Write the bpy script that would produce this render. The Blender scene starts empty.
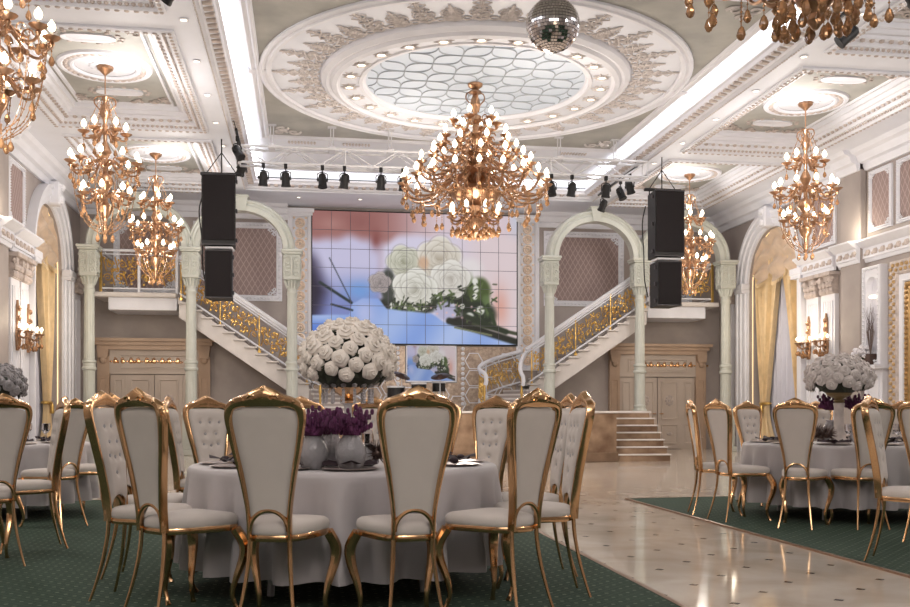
import bpy, math, random
from math import sin, cos, pi, atan2, sqrt, exp, tan, radians, hypot
from mathutils import Vector, Matrix
random.seed(11)
S = bpy.context.scene
COL = S.collection

# ---------------------------------------------------------------- camera constants
CX, CZ, F = -3.01, 1.10, 970.0
TH = math.atan(149.0 / 970.0)
def spot(u, d):
    """floor point seen at image column u, at distance d along the view axis"""
    r = (u - 455.0) / F * d
    return (CX + d * sin(TH) + r * cos(TH), d * cos(TH) - r * sin(TH))

# ---------------------------------------------------------------- mesh builder
def catmull(pts, n=4):
    P = [Vector(p) for p in pts]
    out = []
    for i in range(len(P) - 1):
        p0 = P[i - 1] if i else P[0] * 2 - P[1]
        p1, p2 = P[i], P[i + 1]
        p3 = P[i + 2] if i + 2 < len(P) else P[-1] * 2 - P[-2]
        for k in range(n):
            t = k / n
            out.append(0.5 * ((2 * p1) + (p2 - p0) * t + (2 * p0 - 5 * p1 + 4 * p2 - p3) * t * t + (3 * p1 - p0 - 3 * p2 + p3) * t ** 3))
    out.append(P[-1].copy())
    return out

class MB:
    def __init__(s):
        s.v, s.f = [], []
    def add(s, vs, fs):
        b = len(s.v)
        s.v.extend([tuple(p) for p in vs])
        s.f.extend([tuple(i + b for i in f) for f in fs])
        return s
    def box(s, x0, x1, y0, y1, z0, z1, c=0.0):
        if x0 > x1: x0, x1 = x1, x0
        if y0 > y1: y0, y1 = y1, y0
        if c <= 0:
            return s.add([(x0, y0, z0), (x1, y0, z0), (x1, y1, z0), (x0, y1, z0), (x0, y0, z1), (x1, y0, z1), (x1, y1, z1), (x0, y1, z1)],
                         [(3, 2, 1, 0), (4, 5, 6, 7), (0, 1, 5, 4), (1, 2, 6, 5), (2, 3, 7, 6), (3, 0, 4, 7)])
        def ring(z, e):
            return [(x0 + e, y0 + c, z), (x0 + c, y0 + e, z), (x1 - c, y0 + e, z), (x1 - e, y0 + c, z),
                    (x1 - e, y1 - c, z), (x1 - c, y1 - e, z), (x0 + c, y1 - e, z), (x0 + e, y1 - c, z)]
        R = [ring(z0, c * .99), ring(z0 + c, 0), ring(z1 - c, 0), ring(z1, c * .99)]
        vs = [p for r in R for p in r]
        fs = [tuple(reversed(range(8))), tuple(range(24, 32))]
        for k in range(3):
            for i in range(8):
                j = (i + 1) % 8
                fs.append((k * 8 + i, k * 8 + j, k * 8 + 8 + j, k * 8 + 8 + i))
        return s.add(vs, fs)
    def tube(s, path, r, n=6, cap=True, closed=False):
        P = [Vector(p) for p in path]
        m = len(P)
        R = r if isinstance(r, (list, tuple)) else [r] * m
        if len(R) != m:
            R2 = []
            for i in range(m):
                t = i / (m - 1) * (len(R) - 1); a = min(int(t), len(R) - 2)
                R2.append(R[a] + (R[a + 1] - R[a]) * (t - a))
            R = R2
        T = []
        for i in range(m):
            if closed: d = P[(i + 1) % m] - P[i - 1]
            else: d = P[min(i + 1, m - 1)] - P[max(i - 1, 0)]
            if d.length < 1e-9: d = Vector((0, 0, 1))
            T.append(d.normalized())
        a = Vector((0, 0, 1)) if abs(T[0].z) < .9 else Vector((1, 0, 0))
        N = (a - T[0] * a.dot(T[0])).normalized()
        vs, fs = [], []
        for i in range(m):
            N = N - T[i] * N.dot(T[i])
            N = N.normalized() if N.length > 1e-6 else T[i].orthogonal().normalized()
            B = T[i].cross(N)
            for k in range(n):
                w = 2 * pi * k / n
                vs.append(P[i] + (N * cos(w) + B * sin(w)) * R[i])
        for i in range(m if closed else m - 1):
            j = (i + 1) % m
            for k in range(n):
                l = (k + 1) % n
                fs.append((i * n + k, i * n + l, j * n + l, j * n + k))
        if cap and not closed:
            fs.append(tuple(reversed(range(n)))); fs.append(tuple((m - 1) * n + k for k in range(n)))
        return s.add(vs, fs)
    def lathe(s, prof, n=16, c=(0, 0, 0), flute=None, cap=True):
        vs, fs = [], []
        m = len(prof)
        for i, (r, z) in enumerate(prof):
            for k in range(n):
                w = 2 * pi * k / n
                rr = r
                if flute and flute[0] <= i <= flute[1] and k % 2: rr = r * flute[2]
                vs.append((c[0] + rr * cos(w), c[1] + rr * sin(w), c[2] + z))
        up = prof[-1][1] >= prof[0][1]
        for i in range(m - 1):
            for k in range(n):
                l = (k + 1) % n
                q = (i * n + k, i * n + l, i * n + n + l, i * n + n + k)
                fs.append(q if up else q[::-1])
        if cap:
            a, b = tuple(reversed(range(n))), tuple((m - 1) * n + k for k in range(n))
            fs.append(a if up else a[::-1]); fs.append(b if up else b[::-1])
        return s.add(vs, fs)
    def ball(s, c, rx, ry=None, rz=None, n=8, m=5):
        ry = ry or rx; rz = rz or rx
        vs = [(c[0], c[1], c[2] - rz)]
        for i in range(1, m):
            a = -pi / 2 + pi * i / m
            for k in range(n):
                w = 2 * pi * k / n
                vs.append((c[0] + rx * cos(a) * cos(w), c[1] + ry * cos(a) * sin(w), c[2] + rz * sin(a)))
        vs.append((c[0], c[1], c[2] + rz))
        fs = []
        for k in range(n):
            l = (k + 1) % n
            fs.append((0, 1 + l, 1 + k))
            for i in range(m - 2):
                fs.append((1 + i * n + k, 1 + i * n + l, 1 + i * n + n + l, 1 + i * n + n + k))
            t = 1 + (m - 2) * n
            fs.append((t + k, t + l, len(vs) - 1))
        return s.add(vs, fs)
    def bump(s, c, a, b, h, nrm='z', sgn=1, n=6):
        """low relief boss on a surface: ellipse a x b, height h"""
        vs = []
        for (q, hh) in ((1, 0), (.75, .7)):
            for k in range(n):
                w = 2 * pi * k / n
                vs.append((a * q * cos(w), b * q * sin(w), hh * h * sgn))
        vs.append((0, 0, h * sgn))
        if nrm == 'x': vs = [(p[2], p[0], p[1]) for p in vs]
        elif nrm == 'y': vs = [(p[0], p[2], p[1]) for p in vs]
        vs = [(c[0] + p[0], c[1] + p[1], c[2] + p[2]) for p in vs]
        fs = []
        for k in range(n):
            l = (k + 1) % n
            fs.append((k, l, n + l, n + k)); fs.append((n + k, n + l, 2 * n))
        return s.add(vs, fs)
    def frame(s, loop, prof, fn, closed=True):
        """moulding: profile [(offset to the left of travel, height)] swept along a 2-D loop, mapped into space by fn(x, y, h)"""
        L = [Vector(p) for p in loop]
        m = len(L); k = len(prof)
        vs, fs = [], []
        for i in range(m):
            if closed: a, b = L[i] - L[i - 1], L[(i + 1) % m] - L[i]
            else:
                a = L[i] - L[i - 1] if i else L[1] - L[0]
                b = L[i + 1] - L[i] if i < m - 1 else a
            a, b = a.normalized(), b.normalized()
            na, nb = Vector((-a.y, a.x)), Vector((-b.y, b.x))
            n = na + nb
            n = n / max(n.dot(na), .2)
            for (o, h) in prof:
                p = L[i] + n * o
                vs.append(fn(p.x, p.y, h))
        for i in range(m if closed else m - 1):
            j = (i + 1) % m
            for t in range(k - 1):
                fs.append((i * k + t, j * k + t, j * k + t + 1, i * k + t + 1))
        return s.add(vs, fs)
    def poly(s, pts, flip=False):
        pts = list(pts)
        return s.add(pts, [tuple(range(len(pts)))[::-1] if flip else tuple(range(len(pts)))])
    def grid(s, nu, nv, fn, closed_u=False):
        vs = [fn(i / (nu if closed_u else nu - 1), j / (nv - 1)) for j in range(nv) for i in range(nu)]
        fs = []
        for j in range(nv - 1):
            for i in range(nu if closed_u else nu - 1):
                k = (i + 1) % nu
                fs.append((j * nu + i, j * nu + k, j * nu + nu + k, j * nu + nu + i))
        return s.add(vs, fs)
    def prism(s, pts, fn, h0, h1):
        n = len(pts)
        vs = [fn(x, y, h0) for x, y in pts] + [fn(x, y, h1) for x, y in pts]
        fs = [tuple(reversed(range(n))), tuple(range(n, 2 * n))]
        for i in range(n):
            j = (i + 1) % n
            fs.append((i, j, n + j, n + i))
        return s.add(vs, fs)
    def merge(s, o, M):
        return s.add([tuple(M @ Vector(p)) for p in o.v], o.f)
    def mesh(s, name, m, smooth=35):
        me = bpy.data.meshes.new(name)
        me.from_pydata(s.v, [], s.f)
        me.materials.append(m)
        if smooth:
            me.shade_smooth()
            me.set_sharp_from_angle(angle=radians(smooth))
        me.update()
        return me

def obj(name, me, parent=None, loc=(0, 0, 0), rz=0.0, m=None, smooth=35):
    if isinstance(me, MB): me = me.mesh(name, m, smooth)
    o = bpy.data.objects.new(name, me)
    COL.objects.link(o)
    if parent: o.parent = parent
    o.location = loc
    if rz: o.rotation_euler = (0, 0, rz)
    return o
def tag(o, label, cat, group=None, kind=None):
    o['label'] = label; o['category'] = cat
    if group: o['group'] = group
    if kind: o['kind'] = kind
    return o
def thing(name, label, cat, loc=(0, 0, 0), rz=0.0, group=None, kind=None):
    o = bpy.data.objects.new(name, None); COL.objects.link(o)
    o.location = loc; o.rotation_euler = (0, 0, rz); o.empty_display_size = .1
    return tag(o, label, cat, group, kind)
def struct(name, mb, m, smooth=30, parent=None):
    o = obj(name, mb, parent, m=m, smooth=smooth)
    if not parent: o['kind'] = 'structure'
    return o
def fix_normals(o):
    import bmesh
    bm = bmesh.new(); bm.from_mesh(o.data)
    bmesh.ops.recalc_face_normals(bm, faces=bm.faces)
    bm.to_mesh(o.data); bm.free()
ORD = ['first', 'second', 'third', 'fourth', 'fifth', 'sixth', 'seventh', 'eighth', 'ninth', 'tenth']

# ---------------------------------------------------------------- materials
def lin(c):
    return tuple(((x / 255.) / 12.92 if x / 255. <= .04045 else ((x / 255. + .055) / 1.055) ** 2.4) for x in c)
def mat(name, rgb, rough=.5, metal=0., var=0., scale=3., bump=0., bscale=40., trans=0., emit=None, estr=1., sheen=0., coat=0., ior=1.45, rgb2=None, detail=6):
    m = bpy.data.materials.new(name); m.use_nodes = True
    nt = m.node_tree; b = nt.nodes['Principled BSDF']
    c = lin(rgb)
    b.inputs['Base Color'].default_value = (*c, 1)
    b.inputs['Roughness'].default_value = rough
    b.inputs['Metallic'].default_value = metal
    b.inputs['IOR'].default_value = ior
    b.inputs['Transmission Weight'].default_value = trans
    b.inputs['Sheen Weight'].default_value = sheen
    b.inputs['Coat Weight'].default_value = coat
    if emit:
        b.inputs['Emission Color'].default_value = (*lin(emit), 1)
        b.inputs['Emission Strength'].default_value = estr
    tc = nt.nodes.new('ShaderNodeTexCoord')
    if var or rgb2:
        n = nt.nodes.new('ShaderNodeTexNoise'); n.inputs['Scale'].default_value = scale; n.inputs['Detail'].default_value = detail
        nt.links.new(tc.outputs['Object'], n.inputs['Vector'])
        r = nt.nodes.new('ShaderNodeValToRGB')
        d = lin(rgb2) if rgb2 else tuple(x * (1 - var) for x in c)
        e = c if rgb2 else tuple(min(1, x * (1 + var)) for x in c)
        r.color_ramp.elements[0].position = .32; r.color_ramp.elements[0].color = (*d, 1)
        r.color_ramp.elements[1].position = .68; r.color_ramp.elements[1].color = (*e, 1)
        nt.links.new(n.outputs['Fac'], r.inputs['Fac'])
        nt.links.new(r.outputs['Color'], b.inputs['Base Color'])
    if bump:
        n2 = nt.nodes.new('ShaderNodeTexNoise'); n2.inputs['Scale'].default_value = bscale; n2.inputs['Detail'].default_value = 3
        nt.links.new(tc.outputs['Object'], n2.inputs['Vector'])
        bp = nt.nodes.new('ShaderNodeBump'); bp.inputs['Strength'].default_value = bump; bp.inputs['Distance'].default_value = .02
        nt.links.new(n2.outputs['Fac'], bp.inputs['Height'])
        nt.links.new(bp.outputs['Normal'], b.inputs['Normal'])
    return m
class N:
    """tiny helper for node maths"""
    def __init__(s, m): s.nt = m.node_tree
    def new(s, t, **k):
        n = s.nt.nodes.new(t)
        for a, v in k.items(): setattr(n, a, v)
        return n
    def math(s, op, a, b=None):
        n = s.nt.nodes.new('ShaderNodeMath'); n.operation = op
        for i, x in enumerate((a, b)):
            if x is None: continue
            if isinstance(x, (int, float)): n.inputs[i].default_value = x
            else: s.nt.links.new(x, n.inputs[i])
        return n.outputs[0]
    def link(s, a, b): s.nt.links.new(a, b)

M = {}
M['white'] = mat('white_plaster', (226, 227, 234), .55, var=.04, scale=2, bump=.08, bscale=30)
M['ceil'] = mat('ceiling_paint', (228, 231, 240), .6, var=.03, scale=1.5)
M['sage'] = mat('sage_stucco', (178, 177, 171), .6, scale=1.6, rgb2=(154, 153, 149), bump=.06, bscale=25)
M['wall'] = mat('mauve_grey_plaster', (176, 166, 161), .6, scale=1.1, rgb2=(156, 147, 143), bump=.06, bscale=22)
M['relief'] = mat('gilt_cream_relief', (190, 178, 172), .45, var=.2, scale=9)
M['relief_dk'] = mat('old_gilt_relief', (206, 199, 197), .5, var=.1, scale=9)
M['col'] = mat('pale_green_enamel', (196, 199, 191), .28, var=.06, scale=3)
M['gold'] = mat('rose_gold', (222, 180, 136), .17, metal=1., var=.08, scale=6)
M['gold2'] = mat('bright_gilt', (216, 178, 104), .28, metal=.8, var=.12, scale=14)
M['chand'] = mat('antique_gold', (172, 136, 108), .28, metal=.85, var=.2, scale=18)
M['amber'] = mat('amber_crystal', (214, 164, 120), .06, trans=.6, ior=1.5)
M['fabric'] = mat('pearl_fabric', (206, 196, 189), .75, var=.04, scale=5, bump=.05, bscale=200, sheen=.2)
M['cloth'] = mat('grey_satin_cloth', (188, 181, 182), .6, var=.03, scale=3, bump=.05, bscale=150, sheen=.25)
M['black'] = mat('black_paint', (13, 11, 13), .5, bump=.05, bscale=80)
M['grille'] = mat('speaker_grille', (17, 10, 14), .8, bump=.3, bscale=160)
M['steel'] = mat('bright_truss_metal', (206, 206, 210), .4)
M['step'] = mat('pale_stone', (214, 208, 204), .4, var=.05, scale=4)
M['stage'] = mat('brown_marble', (168, 142, 118), .22, scale=2.2, rgb2=(112, 88, 70))
M['door'] = mat('cream_lacquer', (192, 178, 166), .4, var=.04, scale=2)
M['doortrim'] = mat('tan_lacquer', (186, 160, 138), .4, var=.06, scale=3)
M['curtain'] = mat('gold_satin_curtain', (226, 200, 156), .36, metal=.05, var=.12, scale=4, sheen=.3)
M['sheer'] = mat('sheer_voile', (206, 206, 218), .8, var=.03)
M['valance'] = mat('beige_swag_silk', (216, 192, 168), .45, var=.08, scale=5, sheen=.3)
M['rose'] = mat('ivory_rose_petal', (240, 231, 222), .6, var=.05, scale=20)
M['leaf'] = mat('dark_leaf', (52, 56, 44), .6, var=.2, scale=12)
M['purple'] = mat('purple_plume', (88, 38, 76), .7, var=.3, scale=25)
M['glass'] = mat('clear_glass', (246, 244, 246), .03, trans=1., ior=1.35)
M['frost'] = mat('frosted_crystal', (232, 228, 232), .1, trans=.45, ior=1.45)
M['cut'] = mat('cut_crystal', (244, 240, 244), .06, trans=.72, ior=1.4, bump=.35, bscale=40)
M['napkin'] = mat('dark_plum_napkin', (46, 32, 38), .7, var=.2, scale=20)
M['plate'] = mat('silver_charger', (176, 160, 156), .3, metal=.5, var=.3, scale=60)
M['urchin'] = mat('bronze_spikes', (92, 74, 68), .4, metal=.5)
M['mirrorball'] = mat('mirror_tiles', (230, 226, 226), .06, metal=1.)
M['candle'] = mat('candle_ivory', (240, 226, 200), .5)
M['bulb'] = mat('lit_bulb', (255, 236, 205), .4, emit=(255, 234, 204), estr=7.)
M['bulb'].cycles.emission_sampling = 'NONE'
M['spot'] = mat('lit_lens', (255, 240, 214), .4, emit=(255, 238, 212), estr=3.)
M['spot'].cycles.emission_sampling = 'NONE'
M['led'] = mat('cove_led_strip', (255, 252, 250), .4, emit=(246, 248, 255), estr=1.1)
M['ledwarm'] = mat('warm_led_strip', (255, 220, 160), .4, emit=(255, 226, 178), estr=1.1)
M['glow'] = mat('backlit_dome_glass', (176, 182, 190), .6, emit=(226, 232, 240), estr=.32)
M['dusty'] = mat('grey_rose_petal', (148, 144, 146), .6, var=.06, scale=20)
M['mosaic'] = mat('silver_gold_mosaic', (196, 176, 156), .3, metal=.35, scale=14, rgb2=(146, 128, 116), bump=.4, bscale=22)
M['brass'] = mat('brass_strip', (150, 120, 100), .3, metal=.8)
M['cymbal'] = mat('dark_bronze', (70, 52, 44), .3, metal=.7)
M['skin'] = mat('drum_skin', (170, 160, 154), .5)

# carpet: green with a diagonal lattice of pale flecks
m = mat('green_patterned_carpet', (38, 62, 47), .95, bump=.3, bscale=260); n = N(m)
b = m.node_tree.nodes['Principled BSDF']
tc = n.new('ShaderNodeTexCoord'); sx = n.new('ShaderNodeSeparateXYZ'); n.link(tc.outputs['Object'], sx.inputs[0])
u_ = n.math('ADD', sx.outputs['X'], sx.outputs['Y']); v_ = n.math('SUBTRACT', sx.outputs['X'], sx.outputs['Y'])
def cell(nn, x, p): return nn.math('ABSOLUTE', nn.math('SUBTRACT', nn.math('FRACT', nn.math('DIVIDE', x, p)), .5))
cu, cv = cell(n, u_, .13), cell(n, v_, .13)
dot = n.math('LESS_THAN', n.math('ADD', cu, cv), .17)
line = n.math('MULTIPLY', n.math('GREATER_THAN', n.math('MAXIMUM', cu, cv), .47), .25)
ns = n.new('ShaderNodeTexNoise'); ns.inputs['Scale'].default_value = 60; n.link(tc.outputs['Object'], ns.inputs['Vector'])
fac = n.math('MULTIPLY', n.math('ADD', n.math('MULTIPLY', dot, .85), line), n.math('ADD', ns.outputs['Fac'], .2))
mx = n.new('ShaderNodeMix', data_type='RGBA'); n.link(fac, mx.inputs['Factor'])
mx.inputs['A'].default_value = (*lin((42, 63, 50)), 1); mx.inputs['B'].default_value = (*lin((128, 140, 118)), 1)
n.link(mx.outputs['Result'], b.inputs['Base Color'])
M['carpet'] = m

# polished marble floor with small dark insets
m = mat('polished_cream_marble', (196, 184, 170), .09); n = N(m)
b = m.node_tree.nodes['Principled BSDF']
tc = n.new('ShaderNodeTexCoord'); sx = n.new('ShaderNodeSeparateXYZ'); n.link(tc.outputs['Object'], sx.inputs[0])
X = n.math('ADD', sx.outputs['X'], .665 + 6.0); Y = n.math('ADD', sx.outputs['Y'], -.14)
i_ = n.math('ROUND', n.math('DIVIDE', X, .32))
odd = n.math('MODULO', i_, 2.0)
dx = n.math('ABSOLUTE', n.math('SUBTRACT', X, n.math('MULTIPLY', i_, .32)))
yy = n.math('ADD', n.math('DIVIDE', Y, .6), n.math('MULTIPLY', odd, .5))
dy = n.math('MULTIPLY', n.math('ABSOLUTE', n.math('SUBTRACT', yy, n.math('ROUND', yy))), .6)
dot = n.math('LESS_THAN', n.math('ADD', dx, dy), .036)
ns = n.new('ShaderNodeTexNoise'); ns.inputs['Scale'].default_value = 1.7; ns.inputs['Detail'].default_value = 8; ns.inputs['Distortion'].default_value = .7
n.link(tc.outputs['Object'], ns.inputs['Vector'])
rp = n.new('ShaderNodeValToRGB'); n.link(ns.outputs['Fac'], rp.inputs['Fac'])
rp.color_ramp.elements[0].position = .3; rp.color_ramp.elements[0].color = (*lin((184, 170, 155)), 1)
rp.color_ramp.elements[1].position = .7; rp.color_ramp.elements[1].color = (*lin((214, 203, 190)), 1)
mx = n.new('ShaderNodeMix', data_type='RGBA'); n.link(dot, mx.inputs['Factor'])
n.link(rp.outputs['Color'], mx.inputs['A']); mx.inputs['B'].default_value = (*lin((52, 38, 36)), 1)
n.link(mx.outputs['Result'], b.inputs['Base Color'])
M['marble'] = m

# trellis damask for wall panels (works on both wall directions)
m = mat('mauve_trellis_damask', (150, 130, 126), .6); n = N(m)
b = m.node_tree.nodes['Principled BSDF']
tc = n.new('ShaderNodeTexCoord'); sx = n.new('ShaderNodeSeparateXYZ'); n.link(tc.outputs['Object'], sx.inputs[0])
h_ = n.math('ADD', sx.outputs['X'], sx.outputs['Y'])
a_ = n.math('ADD', n.math('MULTIPLY', h_, 1.7), sx.outputs['Z']); c_ = n.math('SUBTRACT', n.math('MULTIPLY', h_, 1.7), sx.outputs['Z'])
e1, e2 = cell(n, a_, .26), cell(n, c_, .26)
ln = n.math('GREATER_THAN', n.math('MAXIMUM', e1, e2), .43)
mx = n.new('ShaderNodeMix', data_type='RGBA'); n.link(ln, mx.inputs['Factor'])
mx.inputs['A'].default_value = (*lin((146, 126, 124)), 1); mx.inputs['B'].default_value = (*lin((176, 158, 152)), 1)
n.link(mx.outputs['Result'], b.inputs['Base Color'])
M['trellis'] = m

# beaded dark mirror field
m = mat('beaded_mirror_panel', (90, 88, 104), .2, metal=.5); n = N(m)
b = m.node_tree.nodes['Principled BSDF']
tc = n.new('ShaderNodeTexCoord'); sx = n.new('ShaderNodeSeparateXYZ'); n.link(tc.outputs['Object'], sx.inputs[0])
e1, e2 = cell(n, n.math('ADD', sx.outputs['Y'], sx.outputs['Z']), .16), cell(n, n.math('SUBTRACT', sx.outputs['Y'], sx.outputs['Z']), .16)
ln = n.math('LESS_THAN', n.math('ADD', n.math('MULTIPLY', e1, e1), n.math('MULTIPLY', e2, e2)), .07)
mx = n.new('ShaderNodeMix', data_type='RGBA'); n.link(ln, mx.inputs['Factor'])
mx.inputs['A'].default_value = (*lin((70, 66, 82)), 1); mx.inputs['B'].default_value = (*lin((190, 180, 180)), 1)
n.link(mx.outputs['Result'], b.inputs['Base Color'])
M['beaded'] = m

# video picture: colours stored per vertex, shown as emission
m = bpy.data.materials.new('video_picture'); m.use_nodes = True; nt = m.node_tree
b = nt.nodes['Principled BSDF']; at_ = nt.nodes.new('ShaderNodeVertexColor'); at_.layer_name = 'picture'
nt.links.new(at_.outputs['Color'], b.inputs['Emission Color']); b.inputs['Emission Strength'].default_value = .82
b.inputs['Base Color'].default_value = (.01, .01, .01, 1); b.inputs['Roughness'].default_value = .6
M['video'] = m
# ================================================================ room shell
XW, YB, YF = 8.9, 26.8, -3.0
ZS, ZP, ZC = 6.68, 6.98, 7.05          # beam soffits, bay panels, centre ceiling
def down(z0): return lambda x, y, h: (x, y, z0 - h)
def onback(yb=YB): return lambda x, z, h: (x, yb - h, z)
def onside(sg, xw=XW): return lambda y, z, h: (sg * (xw - h), y, z)
def rect(x0, x1, y0, y1): return [(x0, y0), (x1, y0), (x1, y1), (x0, y1)]

struct('floor', MB().box(-XW, XW, YF, YB, -.1, 0), M['marble'])
mb = MB()
BAYS = [(20.5, 25.3), (14.65, 19.85), (8.8, 14.0), (2.95, 8.15), (-3.0, 2.3)]
for sg in (-1, 1):
    mb.box(sg * 4.55, sg * 4.93, YF, 25, ZS, ZS + .06)
    mb.box(sg * 7.86, sg * XW, YF, YB, ZS, ZS + .06)
    prev = 25.3
    mb.box(sg * 4.55, sg * 7.86, 25.3, YB, ZS, ZS + .06)
    mb.box(sg * 4.55, sg * 4.93, 25.0, 25.3, ZS, ZS + .06)
    for a, b_ in zip(BAYS[:-1], BAYS[1:]):
        mb.box(sg * 4.93, sg * 7.86, b_[1], a[0], ZS, ZS + .06)
mb.box(-4.55, 4.55, 25, YB, ZS, ZS + .06)
mb.box(-4.6, 4.6, YF, 25.1, ZC, ZC + .08)
struct('ceiling', mb, M['ceil'])
# panels of the side bays and the centre fields
mb = MB()
for sg in (-1, 1):
    for a, c in BAYS: mb.box(sg * 5.2, sg * 7.6, a + .2, c - .2, ZP, ZP + .05)
for a, c in ((13.1, 21.3), (4.3, 12.5)): mb.box(-3.9, 3.9, a, c, ZC - .012, ZC - .002)
struct('ceiling_fields', mb, M['sage'])
# walls
def arch_pts(yc, zs, R, n=20): return [(yc + R * cos(pi - pi * k / n), zs + R * sin(pi - pi * k / n)) for k in range(n + 1)]
WY, WZ, WR = 23.5, 4.5, 1.35
for sg, nm in ((-1, 'left'), (1, 'right')):
    fn = onside(sg); mb = MB()
    mb.poly([fn(YF, 0, 0), fn(WY - WR, 0, 0), fn(WY - WR, 7.1, 0), fn(YF, 7.1, 0)])
    mb.poly([fn(WY + WR, 0, 0), fn(YB, 0, 0), fn(YB, 7.1, 0), fn(WY + WR, 7.1, 0)])
    A = arch_pts(WY, WZ, WR)
    for p, q in zip(A[:-1], A[1:]): mb.poly([fn(p[0], p[1], 0), fn(q[0], q[1], 0), fn(q[0], 7.1, 0), fn(p[0], 7.1, 0)])
    B_ = [(WY - WR, 0)] + A + [(WY + WR, 0)]
    for p, q in zip(B_[:-1], B_[1:]): mb.poly([fn(p[0], p[1], 0), fn(q[0], q[1], 0), fn(q[0], q[1], -.55), fn(p[0], p[1], -.55)])
    struct('wall_' + nm, mb, M['wall'])
mb = MB(); mb.box(-XW - .6, XW + .6, YB, YB + .1, -.1, 7.1); struct('wall_back', mb, M['wall'])
struct('wall_front', MB().box(-XW, XW, YF - .1, YF, 0, 7.1), M['wall'])
# windows: panes and muntins outside the drapes
for sg, k in ((-1, 1), (1, 2)):
    fn = onside(sg); mb = MB()
    mb.poly([fn(p[0], p[1], -.5) for p in [(WY - WR, 0)] + arch_pts(WY, WZ, WR) + [(WY + WR, 0)]])
    w = struct('window_%d' % k, mb, mat('night_window_glass_%d' % k, (120, 116, 130), .1))
    fb = MB()
    for yy in (WY - .45, WY + .45): fb.box(sg * 9.32, sg * 9.38, yy - .03, yy + .03, 0, 5.7)
    for zz in (1.2, 2.4, 3.6, 4.7): fb.box(sg * 9.32, sg * 9.38, WY - WR, WY + WR, zz - .03, zz + .03)
    obj('window_frame', fb, w, m=M['white'])
# trims: arch surrounds with a warm light strip inside
TN = 0
def trim(mb, m, sm=30):
    global TN; TN += 1
    return struct('trim_%d' % TN, mb, m, sm)
for sg in (-1, 1):
    fn = onside(sg); mb = MB()
    loop = [(WY + WR, 0)] + [(p[0], p[1]) for p in reversed(arch_pts(WY, WZ, WR, 28))] + [(WY - WR, 0)]
    mb.frame(loop, [(0, 0), (0, .05), (-.06, .06), (-.07, .1), (-.2, .12), (-.22, .16), (-.34, .16), (-.36, .2), (-.44, .2), (-.45, 0)], lambda x, y, h: fn(x, y, h), closed=False)
    # keystone and imposts
    for q in (-1, 1):
        yq = WY + q * (WR + .22)
        mb.box(sg * (XW - .24), sg * XW, yq - .27, yq + .27, WZ - .12, WZ + .05, .02)
        mb.box(sg * (XW - .22), sg * XW, yq - .24, yq + .24, WZ - .2, WZ - .12)
    mb.box(sg * (XW - .32), sg * XW, WY - .17, WY + .17, WZ + WR - .02, WZ + WR + .52, .04)
    mb.ball((sg * (XW - .3), WY, WZ + WR + .4), .1, .15, .1); mb.ball((sg * (XW - .3), WY, WZ + WR + .12), .09, .12, .12)
    trim(mb, M['white'])
    mb = MB()
    lp = [(WY + WR - .02, .2)] + [(p[0], p[1]) for p in reversed(arch_pts(WY, WZ, WR - .02, 28))] + [(WY - WR + .02, .2)]
    mb.frame(lp, [(0, -.08), (0, -.105)], lambda x, y, h: fn(x, y, h), closed=False)
    s_ = tag(obj('light_strip', mb, m=M['ledwarm']), 'warm light strip lining the arched window on the %s wall' % ('left' if sg < 0 else 'right'), 'light strip')
# side wall entablature (low cornice with small consoles) and top cornice
ENT = [(0, 0), (.0, .04), (.05, .06), (.08, .06), (.08, .1), (.3, .1), (.32, .16), (.38, .22), (.42, .28), (.46, .28), (.48, .1), (.48, 0)]
TOP = [(0, 0), (0, .06), (.1, .1), (.14, .1), (.16, .2), (.3, .26), (.34, .36), (.42, .42), (.43, .42), (.43, 0)]
for sg in (-1, 1):
    mb = MB()
    path = [(YF, 0), (19.25, 0), (19.25, .16), (20.05, .16), (20.05, 0), (20.3, 0), (20.3, .1), (21.78, .1), (21.78, 0)]
    # swept in plan: x = y along the room, second value = projection of the wall face
    k = len(ENT); vs, fs = [], []
    for (yy, pr) in path:
        for (o, h) in ENT: vs.append((sg * (XW - pr - h), yy, 4.28 + o))
    for i in range(len(path) - 1):
        if path[i][0] == path[i + 1][0]: continue
        for t in range(k - 1): fs.append((i * k + t, (i + 1) * k + t, (i + 1) * k + t + 1, i * k + t + 1))
    for (yy, pr) in ((19.25, .16), (20.05, .16), (20.3, .1), (21.78, .1)): mb.poly([(sg * (XW - pr - h), yy, 4.28 + o) for (o, h) in ENT])
    mb.add(vs, fs)
    trim(mb, M['white'])
    mb = MB(); y = 15.0
    while y < 21.6:
        pr = .16 if 19.25 < y < 20.05 else (.1 if y > 20.3 else 0)
        mb.bump((sg * (XW - pr - .1), y, 4.47), .09, .07, .04, 'x', -sg)
        mb.bump((sg * (XW - pr - .1), y + .11, 4.44), .04, .035, .03, 'x', -sg)
        y += .27
    trim(mb, M['relief'])
    mb = MB(); vs, fs = [], []; k = len(TOP)
    path = [(YF, 0), (19.25, 0), (19.25, .16), (20.05, .16), (20.05, 0), (YB, 0)]
    for (yy, pr) in path:
        for (o, h) in TOP: vs.append((sg * (XW - pr - h), yy, 6.26 + o))
    for i in range(len(path) - 1):
        if path[i][0] == path[i + 1][0]: continue
        for t in range(k - 1): fs.append((i * k + t, (i + 1) * k + t, (i + 1) * k + t + 1, i * k + t + 1))
    for yy in (19.25, 20.05): mb.poly([(sg * (XW - .16 - h), yy, 6.26 + o) for (o, h) in TOP])
    mb.add(vs, fs); trim(mb, M['white'])
    mb = MB(); mb.box(sg * (XW - .155), sg * XW, 19.258, 20.042, 0, 6.3, .02); trim(mb, M['wall'])
    mb = MB(); mb.box(sg * (XW - .03), sg * XW, YF, 20, 0, .24, .01)
    b_ = struct('baseboard_' + ('left' if sg < 0 else 'right'), mb, M['white'])
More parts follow.
